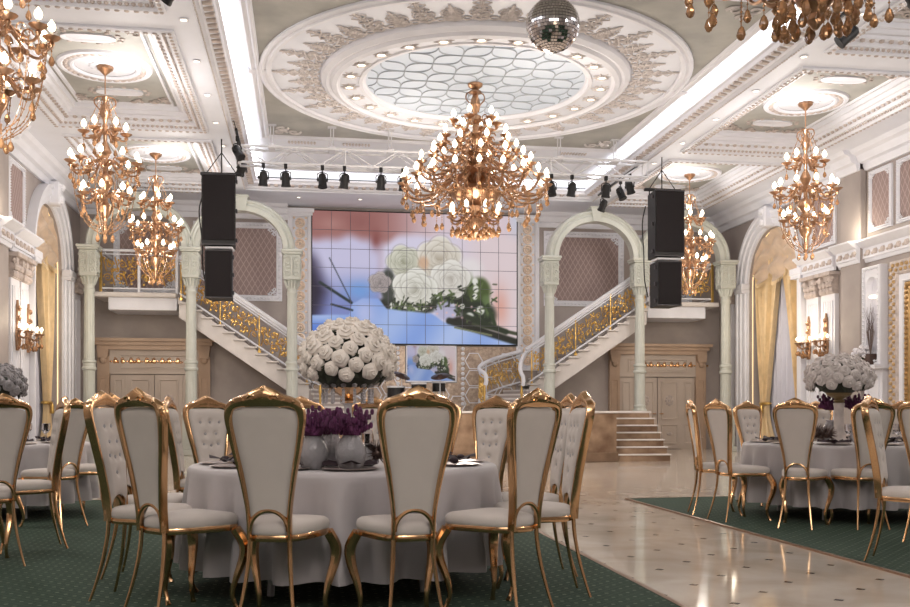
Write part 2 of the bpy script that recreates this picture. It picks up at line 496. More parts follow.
# back wall top cornice in both wings
mb = MB()
for x0, x1 in ((-XW, -3.5), (3.5, XW)):
    vs, fs = [], []; k = len(TOP)
    for xx in (x0, x1):
        for (o, h) in TOP: vs.append((xx, YB - h * .8, 6.3 + o * .9))
    for t in range(k - 1): fs.append((t, k + t, k + t + 1, t + 1))
    mb.add(vs, fs)
trim(mb, M['white'])

# ---- centre cornice with dentils and the cove lights
CORN = [(-.02, 0), (.03, -.04), (.08, -.05), (.1, -.09), (.26, -.12), (.28, -.18), (.32, -.2), (.32, -.25), (.2, -.27)]
mb = MB(); loop = [(-4.55, 25), (-4.55, YF), (4.55, YF), (4.55, 25)]
mb.frame(loop, CORN, down(ZS)); trim(mb, M['white'])
mb = MB(); y = 9.0
while y < 24.6:
    for sg in (-1, 1): mb.box(sg * 4.44, sg * 4.30, y, y + .1, ZS + .075, ZS + .15, .012)
    y += .2
x = -4.2
while x < 4.2:
    mb.box(x, x + .1, 24.75, 24.89, ZS + .075, ZS + .15, .012); x += .2
trim(mb, M['relief'])
mb = MB(); y = 9.0
while y < 24.9:
    for sg in (-1, 1): mb.bump((sg * 4.525, y, ZS - .0), .018, .03, -.02)
    y += .075
trim(mb, M['relief_dk'])
for nm, sg in (('left', -1), ('right', 1)):
    mb = MB().box(sg * 4.14, sg * 4.5, YF, 24.9, ZC - .03, ZC - .004)
    tag(obj('light_strip', mb, m=M['led']), 'white cove light strip along the %s edge of the centre ceiling' % nm, 'light strip')
mb = MB().box(-4.3, 4.3, 24.35, 24.96, ZC - .03, ZC - .004)
tag(obj('light_strip', mb, m=M['led']), 'white cove light strip across the ceiling above the screen', 'light strip')
# rectangular mouldings around the centre fields
PR = [(0, 0), (0, .03), (.04, .05), (.08, .03), (.1, .03), (.13, .06), (.17, .06), (.19, .02), (.2, 0)]
mb = MB()
for a, c in ((13.1, 21.3), (4.3, 12.5)):
    mb.frame(rect(-3.98, 3.98, a - .1, c + .1), PR, down(ZC))
for sg in (-1, 1): mb.box(sg * 3.6, sg * 4.0, 17.1, 17.3, ZC - .05, ZC)
mb.frame(rect(-3.6, 3.6, 22.1, 23.9), [(0, 0), (.02, .03), (.06, .03), (.08, 0)], down(ZC))
trim(mb, M['white'])
mb = MB()   # corner scrolls and little cartouches on the plain band
def scroll(mb, fn, x, y, s, sx=1, sy=1, h=.02, r=.02):
    """an acanthus-like double curl, flat on a surface"""
    for (dx, dy, q) in ((0, 0, 1), (.9, .1, -.8), (.1, .9, -.8)):
        pts = []
        for k in range(15):
            t = k / 14 * 2.6 * pi
            rr = s * .45 * (1 - k / 17)
            pts.append(fn(x + sx * (dx * s + rr * cos(t) * 1), y + sy * (dy * s + rr * sin(t) * (1 if q > 0 else -1)), h))
        mb.tube(pts, [r, r * .7, r * .5], 4)
for sx_ in (-1, 1):
    for yy, sy_ in ((13.5, 1), (20.9, -1)):
        scroll(mb, down(ZC), sx_ * 3.55, yy, .32, -sx_, sy_, .03, .03)
    for xx in (1.9, 3.1): 
        for k in range(9): mb.bump((sx_ * xx + (k - 4) * .07, 21.75, ZC), .03, .11, -.03)
trim(mb, M['relief_dk'])

# ---- side bay coffers
BP = [(0, 0), (0, .035), (.05, .05), (.1, .05), (.12, .0), (.22, -.02), (.25, -.08), (.34, -.1), (.36, -.15), (.40, -.16), (.44, -.22), (.5, -.22), (.53, -.3)]
for sg in (-1, 1):
    for bi, (a, c) in enumerate(BAYS[:3]):
        mb = MB(); x0, x1 = sorted((sg * 4.93, sg * 7.86))
        mb.frame(rect(x0, x1, a, c), BP, down(ZS))
        mb.frame(rect(x0 + .58, x1 - .58, a + .58, c - .58), [(0, 0), (.01, .03), (.05, .03), (.07, 0)], down(ZP))
        trim(mb, M['white'])
        mb = MB()
        for off, st, w, hh, z in ((.17, .09, .035, .05, ZS + .02), (.30, .16, .05, .05, ZS + .1), (.06, .13, .04, .02, ZS - .05)):
            x = x0 + off
            while x < x1 - off:
                for y in (a + off, c - off): mb.bump((x, y, z), w, w * .8, -hh)
                x += st
            y = a + off
            while y < c - off:
                for x in (x0 + off, x1 - off): mb.bump((x, y, z), w * .8, w, -hh)
                y += st
        xm, ym = (x0 + x1) / 2, (a + c) / 2
        for sx_ in (-1, 1):
            for sy_ in (-1, 1):
                scroll(mb, down(ZP), xm + sx_ * (.78), ym + sy_ * ((c - a) / 2 - .8), .24, -sx_, -sy_, .02, .022)
                scroll(mb, down(ZP), xm + sx_ * (.3), ym + sy_ * ((c - a) / 2 - .75), .14, -sx_, -sy_, .02, .018)
            # cartouches before and after the oval
        for sy_ in (-1, 1):
            yc = ym + sy_ * 1.32
            for k in range(14):
                w = 2 * pi * k / 14
                mb.bump((xm + .52 * cos(w), yc + .26 * sin(w), ZP), .05, .04, -.03)
        trim(mb, M['relief'])
        wh = 'left' if sg < 0 else 'right'
        nm = ('farthest', 'middle', 'nearest')[bi]
        r = thing('ceiling_rosette', 'white round plaster rosette in the %s bay of the %s side ceiling' % (nm, wh), 'ceiling rosette', (xm, ym, ZP))
        rb = MB()
        circ = [(.66 * cos(2 * pi * k / 40), .66 * sin(2 * pi * k / 40)) for k in range(40)]
        rb.frame(circ, [(-.12, 0), (-.1, .04), (-.04, .05), (0, .03), (.06, .02), (.1, .05), (.14, .05), (.16, .01)], down(0))
        obj('ring', rb, r, m=M['white'])
        rb = MB().grid(192, 5, lambda u, v: ((.595 + .09 * v) * cos(2 * pi * u), (.595 + .09 * v) * sin(2 * pi * u), -.028 - .034 * sin(pi * v) * abs(sin(32 * pi * u)) ** .6), closed_u=True)
        obj('egg_border', rb, r, m=M['relief'])
        rb = MB().lathe([(.001, -.004), (.5, -.004), (.5, -.001)], 32); 
        for k in range(12):
            w = 2 * pi * k / 12; rb.bump((.2 * cos(w), .2 * sin(w), -.004), .09, .05, -.03)
        obj('disc', rb, r, m=M['white'])
        for sy_ in (-1, 1):
            pb = MB(); yc = sy_ * 1.32
            pb.frame([(.42 * cos(2 * pi * k / 24), yc + .2 * sin(2 * pi * k / 24) * (1 + .15 * cos(4 * pi * k / 24))) for k in range(24)], [(0, 0), (.0, .03), (.05, .03), (.08, .012)], down(0))
            pb.poly([(.36 * cos(2 * pi * k / 24), yc + .15 * sin(2 * pi * k / 24), -.012) for k in range(24)])
            obj('cartouche', pb, r, m=M['white'])

# ---- the dome medallion of the centre ceiling
DY = 17.2
r = thing('ceiling_dome', 'large round plaster dome with backlit lattice glass in the centre ceiling', 'ceiling dome', (0, DY, ZC))
def circle(R, n=72): return [(R * cos(2 * pi * k / n), R * sin(2 * pi * k / n)) for k in range(n)]
mb = MB(); mb.frame(circle(3.82), [(0, 0), (0, .05), (.05, .07), (.09, .04), (.12, .04), (.14, .07), (.2, .07), (.22, .02)], down(0)); obj('outer_ring', mb, r, m=M['white'])
mb = MB(); mb.frame(circle(3.64), [(0, .012), (.95, .02)], down(0)); obj('frieze', mb, r, m=M['ceil'])
mb = MB(); mb.frame(circle(2.76), [(0, .01), (.02, .1), (.1, .15), (.16, .13), (.2, .18), (.28, .2), (.3, .16), (.34, .14)], down(0)); obj('drum_ring', mb, r, m=M['white'])
mb = MB(); mb.frame(circle(2.43), [(0, .13), (.36, .1)], down(0)); obj('spot_band', mb, r, m=M['ceil'])
mb = MB(); mb.frame(circle(2.1), [(0, .09), (.02, .13), (.08, .13), (.1, .07), (.14, .06)], down(0)); obj('inner_ring', mb, r, m=M['white'])
mb = MB().lathe([(.001, -.05), (1.98, -.05), (1.98, -.02)], 64); obj('glass', mb, r, m=M['glow'])
mb = MB()
for i in range(-5, 6):          # interlaced wave lattice clipped to the circle
    for axis in (0, 1):
        for ph in (0, pi):
            pts = []
            for k in range(61):
                t = -1.95 + 3.9 * k / 60
                o = i * .62 + .2 * sin(t * 5.06 + ph + i * pi)
                p = (t, o) if axis == 0 else (o, t)
                c_ = (p[0] * .7071 - p[1] * .7071, p[0] * .7071 + p[1] * .7071)
                if hypot(*c_) < 1.94: pts.append((c_[0], c_[1], -.06))
                elif len(pts) > 2: break
                else: pts = []
            if len(pts) > 3: mb.tube(pts, .011, 4)
obj('lattice', mb, r, m=mat('lattice_metal', (168, 174, 182), .45))
mb = MB()       # acanthus sprays on the frieze
for k in range(44):
    w = 2 * pi * k / 44; tall = (k % 2 == 0)
    ca, sa = cos(w), sin(w)
    def fr(x, y, h, ca=ca, sa=sa): return (x * ca - y * sa, x * sa + y * ca, -.02 - h)
    for q in (-1, 1):
        pts = [fr(2.8 + .03 * j * (1.0 if tall else .62), q * .14 * sin(j * .55), .012) for j in range(0, 25, 2)]
        mb.tube(pts, [.022, .018, .014, .006], 4)
        mb.tube([fr(2.85 + .06 * cos(t) + .0, q * (.2 + .07 * sin(t)), .012) for t in [j * .7 for j in range(8)]], .013, 4)
        mb.tube([fr(3.05 + .08 * cos(t), q * (.12 + .06 * sin(t)), .012) for t in [j * .7 for j in range(8)]], .013, 4)
    for j in range(9):
        q = j / 8; L_ = .72 if tall else .46
        for s_ in (-1, 1): mb.tube([fr(2.78 + q * L_, 0, .008), fr(2.84 + q * L_, s_ * .05 * (1.2 - q), .012), fr(2.90 + q * L_, s_ * .085 * (1.2 - q), .006)], [.016, .014, .004], 4)
obj('acanthus_relief', mb, r, m=M['relief_dk'])
# star rosettes with downlights in the ring
ds = MB()
for k in range(8):
    w = 2 * pi * k / 8; ds.add([(.05 * cos(w - .35), .05 * sin(w - .35), 0), (.05 * cos(w + .35), .05 * sin(w + .35), 0), (.125 * cos(w), .125 * sin(w), -.01), (.06 * cos(w), .06 * sin(w), -.035)], [(0, 3, 2), (3, 1, 2), (0, 1, 3)])
ds.lathe([(.065, 0), (.06, -.035), (.048, -.035), (.045, -.005)], 12, cap=False)
me_star = ds.mesh('star_rosette', M['relief_dk'])
me_lens = MB().lathe([(.001, -.02), (.046, -.02), (.046, -.005)], 12).mesh('lens', M['spot'])
for k in range(24):
    w = 2 * pi * (k + .5) / 24
    t = thing('ceiling_spotlight', 'small star-shaped spotlight in the ring around the lattice glass of the ceiling dome', 'spotlight', (2.26 * cos(w), DY + 2.26 * sin(w), ZC - .118), w, 'spotlights ringing the ceiling dome')
    t.scale = (1.5, 1.5, 1.1); obj('rosette', me_star, t); obj('lens', me_lens, t)
# downlights in the two long beams and the soffit over the screen
me_rim = MB().lathe([(.045, 0), (.07, -.004), (.075, -.015), (.05, -.02), (.045, -.004)], 16, cap=False).mesh('trim_ring', M['white'])
me_l2 = MB().lathe([(.001, -.012), (.046, -.012), (.046, -.002)], 12).mesh('lens', M['spot'])
for sg, nm in ((-1, 'left'), (1, 'right')):
    for k in range(-4, 6):
        y = 15.9 + 1.66 * k
        if y > 24.6: continue
        t = thing('recessed_downlight', 'small round downlight set in the long %s ceiling beam' % nm, 'downlight', (sg * 4.73, y, ZS), 0, 'downlights in the %s beam' % nm)
        obj('trim_ring', me_rim, t); obj('lens', me_l2, t)
for k in range(5):
    t = thing('recessed_downlight', 'small round downlight in the soffit above the video wall', 'downlight', (-3.2 + 1.6 * k, 25.6, ZS), 0, 'downlights above the video wall')
    obj('trim_ring', me_rim, t); obj('lens', me_l2, t)
# ================================================================ colonnade
YC = 25.0
COLX = [-8.29, -5.85, -3.36, 3.36, 5.85, 8.29]
def flat(*p): return p
ped = MB(); ped.box(-.26, .26, -.26, .26, 0, .14, .015).box(-.22, .22, -.22, .22, .14, .98, .02).box(-.25, .25, -.25, .25, .98, 1.08, .02)
for s_ in (-1, 1):
    ped.frame(rect(-.15, .15, .26, .86), [(0, 0), (.0, .015), (.03, .015), (.03, 0)], lambda x, z, h, s_=s_: (x, s_ * (.22 + h), z))
    ped.frame(rect(-.15, .15, .26, .86), [(0, 0), (.0, .015), (.03, .015), (.03, 0)], lambda x, z, h, s_=s_: (s_ * (.22 + h), x, z))
me_ped = ped.mesh('pedestal', M['col'])
me_base = MB().lathe([(.22, 1.08), (.235, 1.11), (.22, 1.15), (.19, 1.16), (.185, 1.2), (.2, 1.23), (.185, 1.26), (.165, 1.28)], 24).mesh('base', M['col'])
me_drum = MB().lathe([(.175, 1.28), (.172, 1.4), (.17, 2.05), (.175, 2.1)], 32, flute=(1, 2, .9)).mesh('lower_shaft', M['col'])
me_ring = MB().lathe([(.175, 2.1), (.215, 2.13), (.215, 2.17), (.185, 2.2), (.185, 2.28), (.21, 2.3), (.205, 2.34), (.165, 2.37)], 24).mesh('shaft_ring', M['col'])
me_shaft = MB().lathe([(.16, 2.37), (.16, 2.45), (.15, 3.95), (.15, 4.03), (.165, 4.05), (.17, 4.1), (.15, 4.12), (.15, 4.2)], 32, flute=(1, 2, .88)).mesh('shaft', M['col'])
cb = MB().lathe([(.15, 4.2), (.155, 4.28), (.175, 4.36), (.2, 4.44)], 24)
for k in range(12):
    w = 2 * pi * k / 12
    cb.tube([(.15 * cos(w), .15 * sin(w), 4.22), (.18 * cos(w), .18 * sin(w), 4.33), (.225 * cos(w), .225 * sin(w), 4.41), (.22 * cos(w), .22 * sin(w), 4.37)], [.03, .04, .03, .01], 5)
me_bell = cb.mesh('capital_leaves', M['col'])
cb = MB().box(-.23, .23, -.23, .23, 4.41, 5.06, .02).box(-.28, .28, -.28, .28, 5.06, 5.11, .01).box(-.31, .31, -.31, .31, 5.11, 5.18, .015)
for (fx) in ((lambda x, z, h: (x, -.23 - h, z)), (lambda x, z, h: (x, .23 + h, z)), (lambda x, z, h: (-.23 - h, x, z)), (lambda x, z, h: (.23 + h, x, z))):
    for sx_ in (-1, 1):
        for (cz_, R_) in ((4.55, .085), (4.74, .09), (4.92, .09)):
            cb.tube([fx(sx_ * (.12 + R_ * (1 - j / 14) * cos(j * .7)), cz_ + R_ * (1 - j / 14) * sin(j * .7), .012) for j in range(12)], [.022, .018, .012], 4)
    cb.tube([fx(0, z, .015) for z in (4.52, 4.7, 4.9, 5.03)], [.02, .035, .03, .012], 5)
    cb.frame(rect(-.21, .21, 4.43, 5.04), [(0, 0), (0, .015), (.02, .015), (.02, 0)], fx)
me_block = cb.mesh('capital_block', M['col'])
for i, x in enumerate(COLX):
    sd = 'left' if x < 0 else 'right'
    which = {0: 'outermost, beside the left wall', 1: 'middle one, in front of the staircase', 2: 'innermost, beside the video wall', 3: 'innermost, beside the video wall', 4: 'middle one, behind the stage steps', 5: 'outermost, beside the right wall'}[i]
    t = thing('column', 'pale green fluted column of the %s colonnade, %s' % (sd, which), 'column', (x, YC, 0), kind='thing')
    for nm, me in (('pedestal', me_ped), ('base', me_base), ('lower_shaft', me_drum), ('shaft_ring', me_ring), ('shaft', me_shaft), ('capital_leaves', me_bell), ('capital_block', me_block)):
        o = obj(nm, me, t)
        o.scale = (.82, .82, 1) if nm in ('base', 'lower_shaft', 'shaft_ring', 'shaft') else (.86, .86, 1)
for i, (a, c) in enumerate(((0, 1), (1, 2), (3, 4), (4, 5))):
    xa, xb = COLX[a] + .12, COLX[c] - .12
    xm, R_ = (xa + xb) / 2, (xb - xa) / 2
    lab = ['pale green arch over the left balcony', 'pale green arch over the left staircase', 'pale green arch over the right staircase', 'pale green arch over the right balcony'][i]
    t = thing('arch', lab + ', resting on two columns', 'arch', (xm, YC, 5.18), kind='thing')
    mb = MB(); pr = [(-.1, -.16), (.02, -.18), (.06, -.14), (.1, -.14), (.13, -.18), (.16, -.18), (.2, -.12), (.2, .12), (.16, .18), (.13, .18), (.1, .14), (.06, .14), (.02, .18), (-.1, .16), (-.1, -.16)]
    lp = [((R_) * cos(pi * k / 36), (R_ * .93) * sin(pi * k / 36)) for k in range(37)]
    mb.frame(lp, [(-o, h) for o, h in pr], lambda x, z, h: (x, h, z), closed=False)
    obj('archivolt', mb, t, m=M['col'])
    mb = MB().prism([(-.1, R_ * .93 - .1), (.1, R_ * .93 - .1), (.15, R_ * .93 + .26), (-.15, R_ * .93 + .26)], lambda x, z, h: (x, h, z), -.2, .2)
    mb.box(-.18, .18, -.22, .22, R_ * .93 + .24, R_ * .93 + .3, .02)
    obj('keystone', mb, t, m=M['col'])

# ---------------------------------------------------------------- stage with steps
SZ = 1.10
t = thing('stage', 'brown marble stage before the video wall, steps cut into its right end', 'stage', (0, 20.3, 0), kind='thing')
mb = MB().box(-4.9, 3.66, 0, 4.2, .0, SZ - .05).box(3.66, 4.9, 1.35, 4.2, 0, SZ - .05)
mb.box(-3.0, 3.0, 4.2, 6.45, 0, SZ - .05)
obj('body', mb, t, m=M['stage'])
mb = MB().box(-4.95, 3.68, -.04, 4.2, SZ - .05, SZ, .01).box(3.68, 4.93, 1.33, 4.2, SZ - .05, SZ, .01).box(-3.0, 3.0, 4.2, 6.45, SZ - .05, SZ)
obj('deck', mb, t, m=M['step'])
obj('plinth', MB().box(-4.93, 3.69, -.05, .05, 0, .2, .01), t, m=mat('dark_marble_plinth', (120, 98, 80), .25, var=.2, scale=4))
for k in range(6):
    z1 = SZ * (k + 1) / 7
    sb = MB().box(3.67, 4.88, .2 * k, 1.36, z1 - SZ / 7, z1 - .03)
    q = obj('step', sb, t, m=M['stage'])
    obj('tread', MB().box(3.67, 4.90, .2 * k - .03, 1.36, z1 - .03, z1, .008), q, m=M['step'])

# ---------------------------------------------------------------- staircases (straight flight, then a winding foot)
RISE, RUN = .184, .272
TX, TZ = 6.2, 4.0
Y0, Y1 = 25.45, 26.68
NS = 12
LX, LZ = TX - NS * RUN, TZ - NS * RISE          # foot of the straight flight
PVX, PVY = LX, Y0 - .15                         # pivot of the winders
R0, R1 = .18, Y1 - PVY
NW = 5
def curl(mb, fn, x, y, s, d, r, turns=1.6, n=13):
    mb.tube([fn(x + d * s * (1 - k / (n + 2)) * cos(k / n * turns * 2 * pi), y + s * (1 - k / (n + 2)) * sin(k / n * turns * 2 * pi)) for k in range(n)], [r, r, r * .6], 4)
def ornament(mb, fn, length, height, rr=.013, cellw=.24):
    n = max(1, round(length / cellw)); w = length / n
    for k in range(n):
        x = (k + .5) * w; d = 1 if k % 2 else -1
        curl(mb, fn, x - w * .12, height * .7, w * .36, d, rr)
        curl(mb, fn, x + w * .1, height * .3, w * .38, -d, rr)
        curl(mb, fn, x + w * .34 * d, height * .52, w * .2, d, rr)
        mb.tube([fn(x - w * .5, height * .06), fn(x - w * .2, height * .5), fn(x + w * .2, height * .5), fn(x + w * .5, height * .94)], rr, 4)
        for q in range(11):
            p = fn(x + random.uniform(-.45, .45) * w, height * random.uniform(.08, .92))
            mb.ball(p, .03, .016, .034, 5, 4)
def staircase(sg):
    sd = 'left' if sg < 0 else 'right'
    t = thing('staircase', 'white stone staircase on the %s descending from balcony to stage, gilt scroll railing' % sd, 'staircase', (0, 0, 0), kind='thing')
    X = lambda a: sg * a
    # stringer (solid sloping slab) in front and behind
    mb = MB()
    for ya, yb in ((Y0 - .02, Y0 + .1), (Y1 - .08, Y1 + .06)):
        pts = [(TX, TZ - .05), (LX, LZ - .02), (LX, LZ - .55), (TX, TZ - .52)]
        mb.prism(pts, lambda x, z, h: (X(x), h, z), ya, yb)
    mb.add([(X(TX), Y0, TZ - .5), (X(TX), Y1, TZ - .5), (X(LX), Y1, LZ - .5), (X(LX), Y0, LZ - .5)], [(0, 1, 2, 3)])
    obj('stringer', mb, t, m=M['step'])
    for k in range(NS):
        xa, xb, z = TX - RUN * k, TX - RUN * (k + 1), TZ - RISE * k
        st = obj('tread', MB().box(X(xa + .0), X(xb - .05), Y0 - .12, Y1, z - RISE - .0, z - RISE + .045, .01), t, m=M['step'])
        obj('riser', MB().box(X(xa), X(xa + .03), Y0, Y1, z - RISE, z), st, m=M['step'])
    # winding foot: sector steps
    for k in range(NW):
        a0, a1 = pi / 2 + (pi / 2) * k / NW, pi / 2 + (pi / 2) * (k + 1) / NW + .06
        z = LZ - (k + 1) * (LZ - SZ) / (NW + 1)
        n = 5; pts = []
        for j in range(n + 1): w = a0 + (a1 - a0) * j / n; pts.append((PVX + R1 * cos(w), PVY + R1 * sin(w)))
        for j in range(n + 1): w = a1 + (a0 - a1) * j / n; pts.append((PVX + R0 * cos(w), PVY + R0 * sin(w)))
        st = obj('winder_step', MB().prism(pts, lambda x, y, h: (X(x), y, h), SZ, z - .04), t, m=M['wall'])
        a1 += .05; pts2 = [((p[0] - PVX) * 1.0 + PVX, p[1]) for p in pts]
        obj('winder_tread', MB().prism(pts2, lambda x, y, h: (X(x), y, h), z - .04, z + .005), st, m=M['step'])
    # railing along the room side of the straight flight
    def slope(y): return lambda q, hgt: (X(TX - q), y, TZ - q * RISE / RUN + hgt)
    L = NS * RUN
    hr = MB()
    f = slope(Y0)
    for (hgt, r_) in ((1.02, .055), (.93, .025)):
        hr.tube([f(0, hgt), f(L, hgt), f(L + .12, hgt + .02)], r_, 8)
    obj('handrail', hr, t, m=M['white'])
    lr = MB(); lr.tube([f(0, .1), f(L, .1)], .025, 6); lr.tube([f(0, .86), f(L, .86)], .018, 6); obj('lower_rail', lr, t, m=M['white'])
    for q in (.05, 1.02, 2.0, L - .05):
        bl = MB(); p = f(q, .05)
        bl.lathe([(.05, -.1), (.05, -.04), (.022, -.02), (.02, .3), (.035, .36), (.02, .42), (.02, .9), (.03, .96)], 10, c=p)
        obj('baluster', bl, t, m=M['gold2'])
    for (qa, qb) in ((.1, .97), (1.07, 1.95), (2.05, L - .1)):
        ob = MB(); ornament(ob, lambda q, h, qa=qa: f(qa + q, .12 + h), qb - qa, .72, .012, .24)
        obj('scroll_panel', ob, t, m=M['gold2'])
    # curved railing on the outer side of the winders, and an inner one
    def curve(R_): 
        def g(q, hgt):
            w = pi / 2 + q * (pi / 2 + .35)
            flare = 1 + .18 * max(0, q - .5)
            return (X(PVX + R_ * flare * cos(w)), PVY + R_ * flare * sin(w), LZ - q * (LZ - SZ) + hgt)
        return g
    for R_, nm in ((R1 - .05, 'outer'), (R0 + .1, 'inner')):
        g = curve(R_)
        hb = MB(); P_ = [g(j / 14, .98 - .0 * j) for j in range(15)]
        e = P_[-1]; P_ += [(e[0] + sg * .02, e[1] - .08, e[2] - .06), (e[0] + sg * .03, e[1] - .1, e[2] - .2), (e[0] + sg * .02, e[1] - .06, e[2] - .3)]
        hb.tube(P_, .055, 8); obj('curved_handrail', hb, t, m=M['white'])
        if nm == 'outer':
            lb = MB(); lb.tube([g(j / 14, .12) for j in range(15)], .025, 6); lb.tube([g(j / 14, .86) for j in range(15)], .018, 6); obj('curved_lower_rail', lb, t, m=M['white'])
            ob = MB(); Lc = R_ * 1.92; ornament(ob, lambda q, h: g(min(1, q / Lc), .14 + h), Lc, .7, .014, .32); obj('curved_scroll_panel', ob, t, m=M['gold2'])
        for q in ((.5, 1.0) if nm == 'outer' else (1.0,)):
            bl = MB(); p = g(q, .0); bl.lathe([(.07, 0), (.07, .06), (.03, .1), (.026, .4), (.045, .5), (.026, .6), (.024, .92), (.04, .98)], 10, c=p); obj('newel_post', bl, t, m=M['gold2'] if q == 1.0 else M['white'])
    return t
for sg in (-1, 1): staircase(sg)

# ---------------------------------------------------------------- balconies
def balcony(sg):
    sd = 'left' if sg < 0 else 'right'
    t = thing('balcony', 'white balcony with gilt scroll railing in the %s corner, at the head of the stairs' % sd, 'balcony', (0, 0, 0), kind='thing')
    xa, xb, ya = sg * 6.26, sg * 8.12, 25.42
    obj('slab', MB().box(xa, sg * 8.3, ya, YB, 3.98, 4.1, .02), t, m=M['step'])
    obj('fascia', MB().box(xa - sg * .0, sg * 7.95, ya + .12, YB, 3.66, 3.98, .015), t, m=M['white'])
    rb = MB()
    for z, r_ in ((5.16, .035), (4.2, .02), (5.06, .014)): rb.tube([(xa, ya + .08, z), (xb, ya + .08, z), (xb, YB, z)], r_, 6)
    obj('handrail', rb, t, m=M['white'])
    for x in (xa, (xa + xb) / 2, xb):
        obj('post', MB().box(x - .035, x + .035, ya + .045, ya + .115, 4.1, 5.2, .01), t, m=M['white'] if x != xb else M['gold2'])
    for k in range(2):
        x0 = xa + (xb - xa) * k / 2; sgn = 1 if xb > xa else -1
        ob = MB(); ornament(ob, lambda q, h, x0=x0, sgn=sgn: (x0 + sgn * q, ya + .08, 4.22 + h), abs(xb - xa) / 2 - .05, .82, .015, .3)
        obj('scroll_panel', ob, t, m=M['gold2'])
for sg in (-1, 1): balcony(sg)

# ---------------------------------------------------------------- door portals
for k, sg in ((1, -1), (2, 1)):
    xa, xb = 5.55, 8.44; w = MB()
    fn = lambda x, z, h: (sg * x, YB - h, z)
    d = MB()
    for (x0, x1) in ((xa, xa + .3), (xb - .3, xb)):
        d.prism(rect(x0, x1, 0, 2.55), fn, 0, .14)
        d.frame(rect(x0 + .05, x1 - .05, .3, 2.0), [(0, .14), (0, .16), (.03, .16), (.04, .14)], fn)
    o = struct('door_%d' % k, d, M['doortrim'])
    b2 = MB().prism(rect(xa + .3, xb - .3, 2.08, 2.72), fn, 0, .1); b2.frame(rect(xa + .55, xb - .55, 2.22, 2.6), [(0, .1), (0, .13), (.03, .13), (.05, .1)], fn)
    obj('frieze', b2, o, m=M['door'])
    b3 = MB()
    for q in range(11):
        xx = xa + .85 + q * .2; xx += .0
        b3.bump(fn(xx, 2.41, .1), .07, .06, .035, 'y', -1); b3.bump(fn(xx + .1, 2.41, .1), .035, .03, .025, 'y', -1)
        scroll(b3, lambda x, z, h: fn(x, z, .11), xx, 2.40, .1, 1 if q % 2 else -1, 1, 0, .012)
    obj('gilt_ornament', b3, o, m=M['gold'])
    b4 = MB().prism(rect(xa - .12, xb + .12, 2.94, 3.02), fn, 0, .34).prism(rect(xa - .06, xb + .06, 2.84, 2.94), fn, 0, .26).prism(rect(xa, xb, 2.72, 2.84), fn, 0, .2)
    for xx in (xa + .15, xb - .15):
        b4.prism([(xx - .12, 2.5), (xx + .12, 2.5), (xx + .15, 2.72), (xx - .15, 2.72)], fn, 0, .24)
        b4.ball(fn(xx, 2.45, .16), .1, .08, .1)
    obj('cornice', b4, o, m=M['doortrim'])
    for (x0, x1) in ((xa + .32, xa + .72), (xb - .72, xb - .32)):
        sb = MB().prism(rect(x0, x1, 0, 2.06), fn, 0, .06)
        sb.frame(rect(x0 + .08, x1 - .08, .85, 1.95), [(0, .06), (0, .08), (.03, .08), (.05, .06)], fn); sb.frame(rect(x0 + .08, x1 - .08, .15, .72), [(0, .06), (0, .08), (.03, .08), (.05, .06)], fn)
        obj('side_panel', sb, o, m=M['door'])
    xm = (xa + xb) / 2
    for q in (-1, 1):
        x0, x1 = sorted((xm + q * .01, xm + q * .72))
        lb = MB().prism(rect(x0, x1, 0.01, 2.06), fn, 0, .07)
        for z0, z1 in ((.85, 1.95), (.15, .72)): lb.frame(rect(x0 + .1, x1 - .1, z0, z1), [(0, .07), (0, .1), (.03, .1), (.05, .07)], fn)
        lf = obj('door_leaf', lb, o, m=M['door'])
        ob = MB(); xx = (x0 + x1) / 2
        for j in range(8):
            a = 2 * pi * j / 8; ob.bump(fn(xx + .1 * cos(a), 1.4 + .12 * sin(a), .07), .045, .05, .02, 'y', -1)
        ob.bump(fn(xx, 1.4, .07), .05, .06, .04, 'y', -1); ob.bump(fn(xx, .44, .07), .1, .05, .03, 'y', -1)
        obj('carved_rosette', ob, lf, m=M['relief'])
        obj('door_handle', MB().tube([fn(xm + q * .07, 1.02, .07), fn(xm + q * .07, 1.02, .13), fn(xm + q * .16, 1.02, .13)], .014, 6), lf, m=M['gold'])

# ---------------------------------------------------------------- framed damask wall panels
def ornate(mb, loop, fn, step, a, h):
    n = len(loop)
    for i in range(n):
        p, q = Vector(loop[i]), Vector(loop[(i + 1) % n]); L = (q - p).length; k = max(1, int(L / step))
        for j in range(k):
            c = p + (q - p) * ((j + .5) / k)
            mb.ball(fn(c.x, c.y, h), a, a, a * .8, 6, 4)
def wall_panel(label, fn, x0, x1, z0, z1, s=1.0):
    t = thing('wall_panel', label, 'wall panel')
    obj('damask', MB().prism(rect(x0, x1, z0, z1), fn, 0, .02), t, m=M['trellis'])
    ib = MB(); c = .16
    lp = [(x0 + c, z0), (x1 - c, z0), (x1, z0 + c), (x1, z1 - c), (x1 - c, z1), (x0 + c, z1), (x0, z1 - c), (x0, z0 + c)]
    ib.frame(rect(x0, x1, z0, z1), [(-.1 * s, 0), (-.1 * s, .05), (-.05 * s, .06), (0, .04), (.04 * s, .05), (.06 * s, .02)], fn)
    ornate(ib, rect(x0 - .03 * s, x1 + .03 * s, z0 - .03 * s, z1 + .03 * s), fn, .1 * s, .035 * s, .06)
    for xx, zz, ax, az in ((x0, z0, 1, 1), (x1, z0, -1, 1), (x0, z1, 1, -1), (x1, z1, -1, -1)):
        scroll(ib, lambda x, z, h: fn(x, z, .05), xx + ax * .1 * s, zz + az * .1 * s, .13 * s, ax, az, 0, .02 * s)
    obj('ornate_frame', ib, t, m=M['white'])
bk = onback()
wall_panel('mauve trellis wall panel in white carved frame above the left staircase', bk, -5.9, -3.75, 4.18, 6.1)
